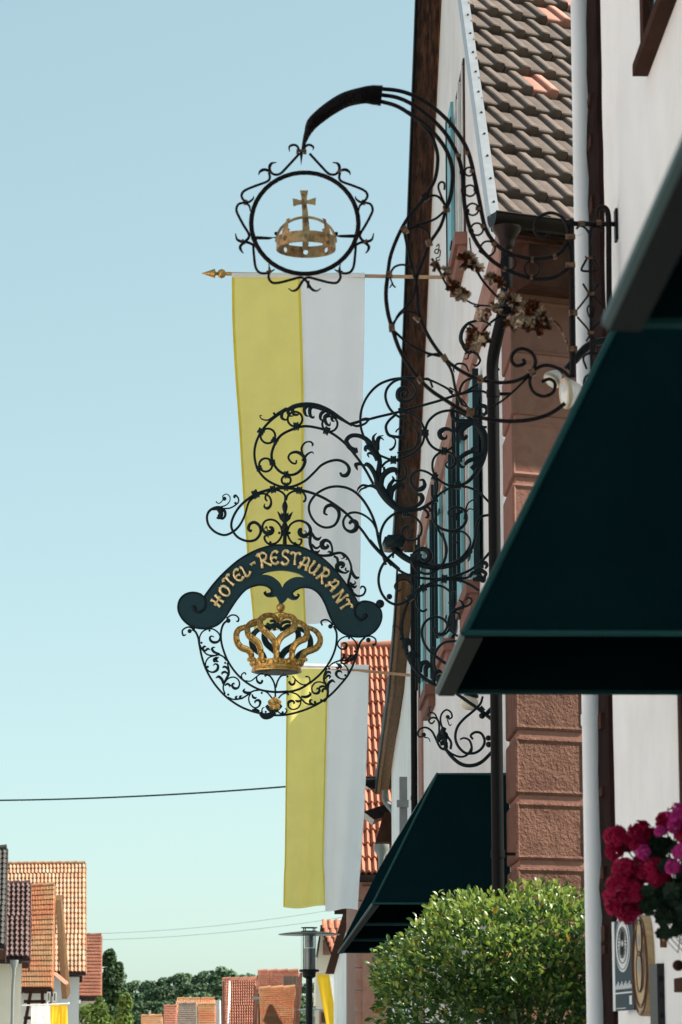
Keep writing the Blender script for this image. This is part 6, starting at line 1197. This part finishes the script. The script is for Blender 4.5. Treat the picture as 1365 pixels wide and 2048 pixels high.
b = MB(); b.ball(P(*cv('M1', [(690, 258)])[0], YS), 30 / sk, 14); b.tube([P(*cv('M1', [(690, 290)])[0], YS), P(*cv('M1', [(690, 100)])[0], YS)], 9 / sk, 8); b.build('orb_stem', 'gold', S, True)
stroke(S, 'M1', [(540, 275), (600, 235), (690, 215), (780, 238), (850, 300)], (2.2, 2.6), YS, 'crown_hoop', 'gold')
for pts in ([(560, 330), (600, 320), (650, 350), (690, 390)], [(690, 390), (720, 345), (780, 330), (820, 345)], [(585, 380), (610, 410), (625, 440)], [(790, 400), (780, 430)], [(520, 350), (560, 380), (585, 405)]): stroke(S, 'M1', pts, (5, 7, 6), YS, 'crown_filigree', 'board', flat=.6, dy=.05)
stroke(S, 'M1', [(700, 0), (700, 60), (692, 110)], (9, 7, 6), YS, 'hanger', 'board')

# ================================================================== UPPER CROWN SIGN
YC = 11.9
Q = thing('crown_sign', 'wrought-iron ring sign with a flat gilt crown hanging from a wire-wound hook', 'sign', (1.4, YC, 4.9))
def sq(c, p, w, **k): k.setdefault('m', 'iron2'); return stroke(Q, c, p, w, YC, **k)
ringo(Q, 'K1', 717, 1080, 366, 8.2, YC, 'iron2', 'ring', ry=346)
horn = spline(cv('K1', [(1243, 210), (1180, 204), (1120, 206), (1000, 235), (900, 290), (820, 350), (768, 400), (738, 460), (716, 520), (698, 590)]), n=26); n = len(horn); hw = wprof((42, 40, 34, 31, 29, 27, 24, 15, 9, 4), n)
b = MB(); b.tube([P(x, y, YC) for x, y in horn], [hw[i] / 2 / ppm(x, y, YC) * ((1 + .055 * (1 if i % 3 else -1)) if i < n * .75 else 1) for i, (x, y) in enumerate(horn)], 10, axis=(0, 1, 0)); b.build('wire_wound_horn', 'iron2', Q, True)
mir = lambda pts: [(1430 - x, y) for x, y in pts]
left = [([(680, 605), (600, 692), (552, 740), (512, 748), (485, 730), (476, 700), (490, 672), (524, 665)], (3.6, 3.6, 3.6, 3.6, 4.4, 1.2)), ([(478, 724), (440, 714), (411, 728), (402, 750)], (4, 4.4, 1.2)), ([(472, 735), (478, 770), (458, 796), (380, 825), (310, 855), (286, 885), (296, 918), (330, 936), (362, 915), (368, 895)], (3.4, 3.4, 3.6, 3.6, 3.4, 3.4, 1.2)),
        ([(312, 937), (265, 950), (250, 988), (265, 1030), (300, 1095), (334, 1152), (332, 1182), (300, 1212), (276, 1240), (285, 1270), (300, 1285)], (3.4, 3.4, 3.6, 3.6, 4, 4, 1.2)), ([(312, 940), (338, 962), (344, 998)], (3.6, 3, 1.2)), ([(372, 1232), (332, 1212), (290, 1206), (255, 1190), (243, 1148)], (3.6, 4, 4, 1.2)),
        ([(365, 1232), (370, 1300), (382, 1382), (412, 1418), (462, 1420), (492, 1406), (512, 1394)], (3.4, 3.6, 3.6, 3.4, 1.2)), ([(470, 1358), (478, 1400), (470, 1450), (495, 1485), (545, 1485), (620, 1466), (690, 1450), (728, 1475), (760, 1525), (795, 1542), (826, 1525)], (1.2, 3.4, 3.6, 3.6, 3.6, 3.8, 1.2))]
for pts, w in left: w = tuple(q * 1.3 for q in w); sq('K1', pts, w); sq('K1', mir(pts), w)
for x, y, a in ((475, 726, 45), (312, 938, -20), (300, 1206, 40), (472, 1410, -70), (475 + 0, 1402, 0)):
    collar(Q, 'K1', x, y, a, 5, 9, YC, 'brass', 1); collar(Q, 'K1', 1430 - x, y, -a, 5, 9, YC, 'brass', 1)
collar(Q, 'K1', 740, 1498, 0, 6, 12, YC, 'iron2', 1); collar(Q, 'K1', 694, 592, 0, 21, 6, YC, 'brass', 3)
for p, w in (([(682, 592), (665, 555), (637, 545), (611, 560), (613, 592)], (4, 4.5, 4.5, 1.2)), ([(706, 592), (722, 555), (750, 545), (775, 560), (772, 582)], (4, 4.5, 4.5, 1.2)), ([(694, 600), (692, 682)], (6, .8)), ([(350, 1180), (420, 1180), (470, 1182), (500, 1178), (522, 1178)], (7, 6, 5, 2, 2.4)), ([(1076, 1168), (1010, 1168), (960, 1168), (935, 1166), (920, 1165)], (7, 6, 5, 2, 2.4))): sq('K1', p, w)
# flat gilt crown
(ccx, ccy), = cv('K1', [(725, 1223)]); kc = P(ccx, ccy, YC); s1 = ppm(ccx, ccy, YC) * CROP['K1'][2]; R1 = 203 / s1; H1 = 40 / s1
bm = bmesh.new(); NS = 8
def cyl(a, z, r=1.0): return kc + V((math.sin(a) * R1 * r, -math.cos(a) * R1 * r, z))
for s in range(NS):
    a0_, a1_ = (s - .5) * math.pi / 4, (s + .5) * math.pi / 4; am = s * math.pi / 4; hr = 18 / s1; vo, vi = [], []
    for k in range(16):
        t = 2 * math.pi * k / 16; c_, s_n = math.cos(t), math.sin(t); m_ = max(abs(c_), abs(s_n)); vo.append(bm.verts.new(cyl(am + (a1_ - a0_) / 2 * c_ / m_, H1 * s_n / m_))); vi.append(bm.verts.new(cyl(am + hr / R1 * c_, hr * s_n)))
    for k in range(16): bm.faces.new((vo[k], vo[(k + 1) % 16], vi[(k + 1) % 16], vi[k]))
bmesh.ops.remove_doubles(bm, verts=bm.verts, dist=.0005); bmesh.ops.recalc_face_normals(bm, faces=bm.faces)
bmesh.ops.solidify(bm, geom=bm.faces[:], thickness=.004); me = bpy.data.meshes.new('crown_band'); bm.to_mesh(me); bm.free(); me.materials.append(M['crownplate']); link('crown_band', me, Q)
for s in range(8):
    am = s * math.pi / 4; b = MB(); w = [(0, .95), (.22, .8), (.34, .55), (.40, .62), (.52, .48), (.72, .30), (1, .46)]
    hp = (105 if s % 2 else 80) / s1
    if s == 0 or s == 4: hp = 0
    if hp:
        L_ = [cyl(am - .17 * v, H1 + hp * u, 1 - .14 * u * u) for u, v in w]; R_ = [cyl(am + .17 * v, H1 + hp * u, 1 - .14 * u * u) for u, v in w]
        for off in (0, 1):
            pass
        poly = L_ + R_[::-1]; inn = [p + (V((kc.x, kc.y, p.z)) - p).normalized() * .004 for p in poly]; n_ = len(w)
        b.grid([L_, R_]); b.grid([inn[:n_], inn[n_:][::-1]]); b.grid([poly + poly[:1], inn + inn[:1]]); b.build('crown_point', 'crownplate', Q)
b = MB(); pa = [kc + V((math.cos(t) * R1 * 1.0, 0, H1 * .4 + math.sin(t) * 175 / s1)) for t in [math.pi * i / 24 for i in range(25)]]; b.tube(pa, [.0062] * 25, 6, flat=1.6, axis=(0, 1, 0)); b.build('crown_arch', 'crownplate', Q, True)
plate(Q, 'cross', 'crownplate', 'K1', [[(702, 1262), (702, 1100), (700, 990), (697, 955), (690, 948), (640, 962), (635, 912), (690, 925), (697, 915), (685, 858), (738, 858), (728, 915), (735, 925), (791, 907), (789, 955), (735, 945), (728, 955), (735, 990), (748, 1115), (738, 1262)]], YC - .02, .006, .001, splined=False)
for x in (520, 932):
    b = MB(); b.ball(P(*cv('K1', [(x, 1150)])[0], YC), .008, 8); b.build('rivet', 'iron2', Q, True)
# rods of the bracket
rods = [('K2', [(45, 124), (150, 135), (240, 165), (330, 220), (410, 292), (470, 370), (510, 440), (535, 520), (556, 620), (577, 720), (602, 840), (640, 915), (700, 970), (770, 1000), (850, 1016), (940, 1010), (1000, 985), (1040, 930)], 7.5), ('K2', [(45, 155), (140, 170), (220, 205), (310, 270), (390, 350), (440, 430), (470, 500), (488, 580), (492, 680), (505, 780), (532, 875), (572, 950), (625, 1012), (690, 1060), (760, 1092), (850, 1120), (950, 1118), (1020, 1085), (1058, 1045)], 7.5), ('K2', [(45, 188), (140, 215), (220, 263), (290, 312), (360, 385), (410, 465), (435, 560), (426, 680), (400, 755)], 7.5), ('K2', [(200, 245), (260, 295), (320, 370), (352, 450), (356, 520), (342, 600), (310, 660), (285, 700), (200, 805), (150, 895), (110, 1000), (95, 1090)], 6.5),
        ('K3', [(97, 165), (85, 280), (95, 380), (120, 470), (150, 560), (192, 640), (250, 720), (322, 790), (400, 842), (480, 892), (560, 926), (660, 946), (760, 951), (860, 940), (950, 910), (1025, 858)], 7.2), ('K2', [(180, 865), (200, 960), (222, 1060), (247, 1160), (252, 1250), (262, 1310)], 6), ('K3', [(250, 330), (262, 400), (300, 490), (350, 570), (402, 630), (470, 682), (560, 727), (650, 747), (740, 745), (810, 722), (850, 690), (870, 640), (850, 592), (800, 570), (757, 590), (745, 632), (770, 660), (812, 648), (805, 625)], 6.5),
        ('K3', [(850, 695), (840, 750), (862, 800), (912, 820), (962, 800), (972, 752), (942, 730), (902, 745)], 6), ('K3', [(850, 692), (900, 662), (950, 660), (1010, 685), (1050, 720)], 6.2), ('K3', [(620, 890), (700, 840), (770, 780), (840, 710)], 4), ('K2', [(290, 690), (350, 687), (386, 722), (400, 755)], 4.5), ('K2', [(402, 745), (376, 690), (360, 640), (372, 615), (392, 622), (392, 655)], 4), ('K2', [(180, 868), (250, 840), (340, 810), (398, 762)], 4.5), ('K2', [(188, 860), (260, 850), (305, 875), (316, 930)], 4), ('K2', [(400, 765), (370, 850), (315, 935), (290, 1000), (255, 1090), (245, 1130)], 6),
        ('K3', [(105, 180), (130, 142), (175, 130), (220, 150), (245, 205)], 4), ('K3', [(245, 215), (230, 290), (190, 350), (150, 392), (120, 455)], 4), ('K3', [(120, 440), (170, 382), (230, 380), (262, 402)], 4), ('K3', [(120, 472), (200, 540), (290, 590), (385, 612)], 5), ('K3', [(390, 622), (430, 690), (452, 790), (488, 868)], 5), ('K3', [(300, 612), (345, 598), (385, 612)], 4), ('K3', [(105, 190), (120, 232), (135, 250)], 3), ('K3', [(112, 240), (122, 225), (105, 250)], 2.5), ('K3', [(262, 735), (310, 730), (330, 775)], 4),
        ('K2', [(1042, 905), (1040, 860), (1010, 800), (950, 776), (892, 798), (865, 850), (880, 892), (922, 905), (945, 882)], 6)]
for c, p, w in rods: sq(c, p, (w, w), name='scroll_rod')
for x, y, r in ((521, 560, 22), (526, 660, 29), (540, 758, 31), (563, 862, 32), (620, 963, 38)): ringo(Q, 'K2', x, y, r, 3.6, YC, 'iron2')
ringo(Q, 'K3', 852, 150, 40, 3.4, YC, 'iron2'); ringo(Q, 'K3', 728, 120, 38, 3.4, YC, 'iron2')
for c, x, y, a, l, w in (('K2', 465, 475, 0, 12, 6), ('K2', 512, 462, 0, 10, 6), ('K2', 485, 562, 0, 11, 6), ('K2', 538, 558, 0, 11, 6), ('K2', 492, 660, 0, 12, 6), ('K2', 558, 654, 0, 11, 6), ('K2', 510, 765, 0, 11, 6), ('K2', 568, 754, 0, 11, 6), ('K2', 532, 872, 25, 11, 6), ('K2', 594, 848, 25, 10, 6), ('K2', 585, 975, 50, 10, 7), ('K2', 652, 942, 40, 10, 7), ('K3', 853, 103, 90, 12, 5), ('K3', 971, 86, -65, 12, 6), ('K3', 848, 195, 90, 10, 5), ('K3', 708, 152, 60, 11, 5), ('K2', 292, 695, 40, 13, 13), ('K2', 402, 757, 10, 14, 12), ('K2', 183, 868, 30, 14, 13), ('K2', 312, 935, 20, 12, 12), ('K3', 102, 182, 5, 13, 11), ('K3', 116, 462, 5, 13, 13), ('K3', 247, 412, 45, 9, 13), ('K3', 392, 620, 30, 12, 12), ('K3', 262, 735, 30, 9, 12), ('K3', 580, 730, 10, 12, 13), ('K3', 852, 697, 25, 14, 13), ('K3', 528, 905, 0, 17, 14)):
    collar(Q, c, x, y, a, l, w, YC, 'brass' if (x + y) % 3 else 'iron2', 1, dy=-.004)
# posts on the wall
def bar(c, a, d, w, nm='post', m='iron2', dy=0): sq(c, [a, d], (w, w), name=nm, m=m, dy=dy, sides=6)
sq('K2', [(1058, 812), (1060, 1000), (1062, 1180), (1066, 1640)], (10, 11), name='post', sides=6)
sq('K2', [(1195, 800), (1198, 762), (1222, 745), (1246, 765), (1254, 830), (1255, 1000), (1258, 1430)], (6, 8, 10, 10, 10), name='post')
bar('K2', (1050, 833), (1335, 836), 9, 'cross_bar'); 
(ax_, ay_), = cv('K2', [(1336, 836)])
pz = P(ax_, ay_, YC); b = MB(); b.box2((XA - .012, YC - .03, P(1248, 482, YC).z), (XA - .002, YC + .03, P(1248, 420, YC).z)); b.tube([V((pz.x - .02, YC, pz.z)), V((XA, YC, pz.z))], .016, 8); b.build('wall_plate', 'iron2', Q)
sq('K9', [(940, 520), (918, 580), (935, 650)], (3, 4, 3), name='wall_hook')
bar('K9', (675, 300), (690, 1400), 6.5, 'middle_rod')
for p, w in (([(572, 290), (600, 268), (640, 285), (668, 325)], 4), ([(676, 325), (695, 280), (740, 276), (782, 302)], 4), ([(652, 512), (612, 590), (632, 606), (720, 606), (738, 590), (702, 512)], 4), ([(622, 702), (680, 778), (738, 702)], 4), ([(676, 772), (582, 892)], 3.5), ([(682, 778), (790, 890)], 3.5), ([(580, 950), (670, 1062), (648, 1132)], 3.5), ([(790, 940), (682, 1062), (715, 1120)], 3.5), ([(680, 850), (655, 885), (662, 930), (682, 975)], 3), ([(680, 850), (705, 885), (700, 930), (682, 975)], 3), ([(678, 870), (700, 910), (672, 950)], 2.5), ([(665, 1450), (630, 1460), (640, 1400), (690, 1370)], 4), ([(650, 1340), (625, 1260), (660, 1225), (740, 1220)], 4), ([(640, 495), (650, 512)], 3), ([(712, 495), (702, 512)], 3)): sq('K9', p, (w, w), name='scroll_rod')
for x, y, a, l, w in ((612, 250, 90, 9, 12), (742, 245, 90, 12, 8), (530, 350, 0, 20, 9), (530, 562, 0, 20, 9), (550, 918, 0, 18, 11), (545, 1190, 0, 20, 10), (680, 510, 0, 16, 4), (680, 775, 0, 16, 6), (680, 1070, 0, 14, 6), (800, 915, 0, 14, 10)): collar(Q, 'K9', x, y, a, l, w, YC, 'brass', 1, dy=-.014)
# vine with gilt leaves
YV = YC - .05
for p, w in (([(110, 170), (180, 280), (240, 400), (330, 480), (430, 552), (520, 590), (670, 602)], (5, 4, 3.4, 3.4, 3)), ([(452, -20), (470, 120), (500, 230), (560, 350), (640, 450), (730, 545)], (2.5, 3, 5, 4.5, 4)), ([(740, 690), (660, 740), (600, 800), (555, 860)], (5, 4, 3.4)), ([(1170, 720), (1240, 750), (1300, 840), (1345, 945)], (5, 6, 6, 5)), ([(490, 600), (520, 608), (560, 590)], (3, 3)), ([(150, 60), (175, 40), (165, 120), (135, 110), (150, 85), (185, 95), (180, 150), (150, 165), (155, 185), (185, 180)], (2.2, 2.2)), ([(780, 360), (805, 385), (830, 380)], (1.5, 1.5)), ([(640, 920), (670, 945), (720, 935)], (1.5, 1.5))):
    stroke(Q, 'M6', p, w, YV, 'vine_stem', 'iron2' if w[0] < 6 and p[0][0] != 1170 else 'leafgilt')
def vine_leaf(x, y, r, ang, tilt, lobes=5):
    (px, py), = cv('M6', [(x, y)]); c = P(px, py, YV - .03 - random.uniform(0, .05)); R_ = 1.35 * r / 4.55 / ppm(px, py, YV); b = MB(); n = 40; ring = []
    rot = Matrix.Rotation(math.radians(tilt[0]), 3, 'X') @ Matrix.Rotation(math.radians(tilt[1]), 3, 'Z')
    for k in range(n):
        t = 6.2832 * k / n; rr = R_ * (.62 + .30 * abs(math.cos(t * lobes / 2)) ** .8 + .10 * math.cos(t * lobes * 4)) * (.55 if abs(t - 3.14159) < .25 else 1)
        q = V((math.cos(t + math.radians(ang)) * rr, .30 * R_ * math.cos(t * lobes) - .25 * R_ * (rr / R_) ** 2, math.sin(t + math.radians(ang)) * rr)); ring.append(rot @ q)
    mid = [p * .5 + V((0, -.10 * R_ * (1 if k % 8 < 4 else -1), 0)) for k, p in enumerate(ring)]
    b.add([c + V((0, -.02 * R_, 0))] + [c + p for p in mid] + [c + p for p in ring], [(0, 1 + k, 1 + (k + 1) % n) for k in range(n)] + [(1 + k, 1 + n + k, 1 + n + (k + 1) % n, 1 + (k + 1) % n) for k in range(n)]); b.build('vine_leaf', 'leafgilt', Q, False)
for x, y, r, a in ((430, 190, 88, 20), (505, 230, 78, 60), (310, 430, 66, -20), (380, 500, 62, 10), (420, 490, 45, 70), (650, 350, 62, 120), (725, 390, 58, -30), (235, 300, 60, 80), (790, 520, 80, 90), (860, 560, 66, 40), (960, 660, 95, 30), (1040, 640, 80, 80), (1090, 690, 80, 10), (1050, 790, 92, -70), (960, 760, 60, -100), (1150, 760, 60, -50), (1010, 590, 50, 100), (840, 770, 72, -80), (480, 850, 62, 120), (520, 930, 88, -90), (590, 900, 62, -20), (470, 940, 58, -150), (690, 620, 60, 30), (140, 240, 48, 100)):
    vine_leaf(x, y, r, a, (random.uniform(-45, 35), random.uniform(-45, 45)))
for i in range(11):
    (px, py), = cv('M6', [(530 + (i % 4) * 34 + random.uniform(-9, 9), 640 + (i // 4) * 38 + random.uniform(-9, 9))]); b = MB(); b.ball(P(px, py, YV - random.uniform(.0, .03)), 20 / 4.55 / ppm(px, py, YV), 10); b.build('grape', 'leafgilt', Q, True)
b = MB(); q = P(*cv('M6', [(775, 640)])[0], YV + .01); b.ball(q, .030, 14, .75); b.ball(q + V((-.035, 0, .005)), .022, 12, .8); b.ball(q + V((.035, 0, -.004)), .024, 12, .8); b.build('vine_hub', 'iron2', Q, True)

# ================================================================== SPOTLIGHTS
L1 = thing('twin_spotlight', 'pair of pale round spotlights on a black arm beside the upper ironwork', 'spotlight', P(1180, 700, 12.0))
def sl_(p, w, nm='arm'): return stroke(L1, 'K9', p, w, 12.0, nm, 'lampB')
sl_([(840, 1118), (720, 1140), (640, 1185), (560, 1275), (500, 1340)], (14, 16, 17, 16, 14)); sl_([(700, 1130), (700, 1200), (660, 1225)], (12, 10, 6)); sl_([(640, 1470), (700, 1450), (790, 1380)], (12, 12))
def spot(x, y, dirv, R, Ln, Yv):
    c = P(*cv('K9', [(x, y)])[0], Yv); d = V(dirv).normalized()
    b = MB(); b.lathe(c, [(R * .35, -Ln), (R * .55, -Ln * .9), (R * .85, -Ln * .45), (R * 1.0, -.01), (R * 1.05, 0)], 24, d); so_ = b.build('housing', 'spotW', L1, True)
    b = MB(); b.lathe(c, [(R * 1.06, -.004), (R * 1.08, .004), (R * 1.0, .012)], 24, d); b.build('rim', 'spotY', so_, True)
    b = MB(); b.lathe(c, [(R * 1.0, .003), (R * .7, .014), (R * .3, .020), (.001, .022)], 24, d); b.build('lens', 'spotW', so_, True)
    b = MB(); b.lathe(c, [(R * .4, -Ln * 1.45), (R * .42, -Ln * .95)], 14, d); b.build('socket', 'lampB', so_, True)
spot(500, 1520, (-.97, -.22, -.12), 31 / 478, 32 / 478, 11.95); spot(395, 1420, (-.62, -.25, -.74), 19 / 478, 22 / 478, 12.05)
for i in range(7):
    ringo(L1, 'K9', 540 - i * 8, 1645 + i * 20, 9, 1.4, 12.0, 'iron2', 'chain_link', ry=13)

# ================================================================== LOWER SCROLL BRACKET WITH GLOBE LAMP
YB = 23.45
Bk = thing('scroll_bracket', 'small black wrought-iron scroll bracket on the white wall above the far awning', 'bracket', (1.9, YB, 3.6))
def sb(p, w, **k): return stroke(Bk, 'K7', p, w, YB, **k)
for p, w in (([(740, 1310), (850, 1388), (940, 1450), (1060, 1545)], (6, 7)), ([(965, 1335), (942, 1400), (880, 1462), (800, 1530), (747, 1600), (730, 1680), (750, 1752), (800, 1808), (848, 1822), (870, 1780), (852, 1712), (805, 1690), (770, 1702)], (4, 5, 5, 5, 5, 5, 4, 3)), ([(815, 1822), (900, 1816), (960, 1772), (980, 1712), (952, 1652), (902, 1640), (862, 1668), (880, 1702)], (5, 5, 5, 4)), ([(635, 1765), (700, 1850), (780, 1912), (870, 1925), (960, 1890), (1060, 1790)], (6, 7, 7, 6)), ([(650, 1780), (695, 1822), (770, 1850), (832, 1832), (872, 1762)], (4, 4, 4, 3)),
             ([(592, 1650), (590, 1560), (562, 1520), (522, 1520), (505, 1548), (530, 1566), (556, 1540)], (4, 4, 3.4, 3)), ([(580, 1530), (552, 1482), (512, 1475), (495, 1495), (520, 1510)], (3, 3, 2)), ([(512, 1472), (506, 1432), (525, 1422)], (2.5, 2)), ([(690, 1785), (692, 1722), (640, 1642), (606, 1562), (610, 1492), (650, 1450), (690, 1468), (702, 1510), (672, 1530)], (5, 4, 3.4, 3.4, 3)), ([(662, 1530), (680, 1582), (700, 1572)], (2.5, 1.5)), ([(650, 1790), (602, 1770), (562, 1692), (530, 1632), (480, 1600), (430, 1612), (410, 1650), (425, 1680), (462, 1672)], (5, 4, 3.4, 3)), ([(462, 1682), (502, 1692), (515, 1722)], (2.5, 1.5))): sb(p, w)
for p in ([(580, 1690), (610, 1650), (650, 1665), (640, 1710)], [(580, 1720), (600, 1690), (640, 1690), (650, 1740)], [(600, 1740), (640, 1730), (660, 1770)], [(640, 1600), (625, 1640), (660, 1700)]): sb(p, (7, 10, 9, 3), name='leaf', flat=.6)
balls(Bk, 'K7', [(665, 1510, 18), (460, 1662, 20), (958, 1500, 27), (1012, 1690, 24), (1015, 1745, 26), (650, 1765, 20)], YB)
sb([(1000, 1480), (1040, 1440), (1080, 1420)], (8, 8)); collar(Bk, 'K7', 960, 1440, 40, 6, 10, YB)
gl_ = thing('globe_lamp', 'cream glass wall lamp peeping out under the large awning', 'wall lamp', P(940, 1405, 23.9))
(gx_, gy_), = cv('K7', [(845, 1385)]); c = P(gx_, gy_, 23.9); r = 19.5 / ppm(gx_, gy_, 23.9)
b = MB(); b.lathe(c, [(.001, -r * .82), (r * .5, -r * .72), (r * .85, -r * .42), (r, .0), (r * .9, r * .4), (r * .6, r * .62)], 24, V((.25, 0, 1))); b.build('globe', 'lampW', gl_, True)
b = MB(); b.lathe(c + V((.02, 0, r * .45)), [(r * .75, 0), (r * .8, .02), (r * .3, .07), (.001, .075)], 18); b.tube([c + V((.02, 0, r * .8)), c + V((.2, 0, .22)), V((XB, 23.9, c.z + .22))], .012, 8); b.build('cap', 'lampB', gl_, True)
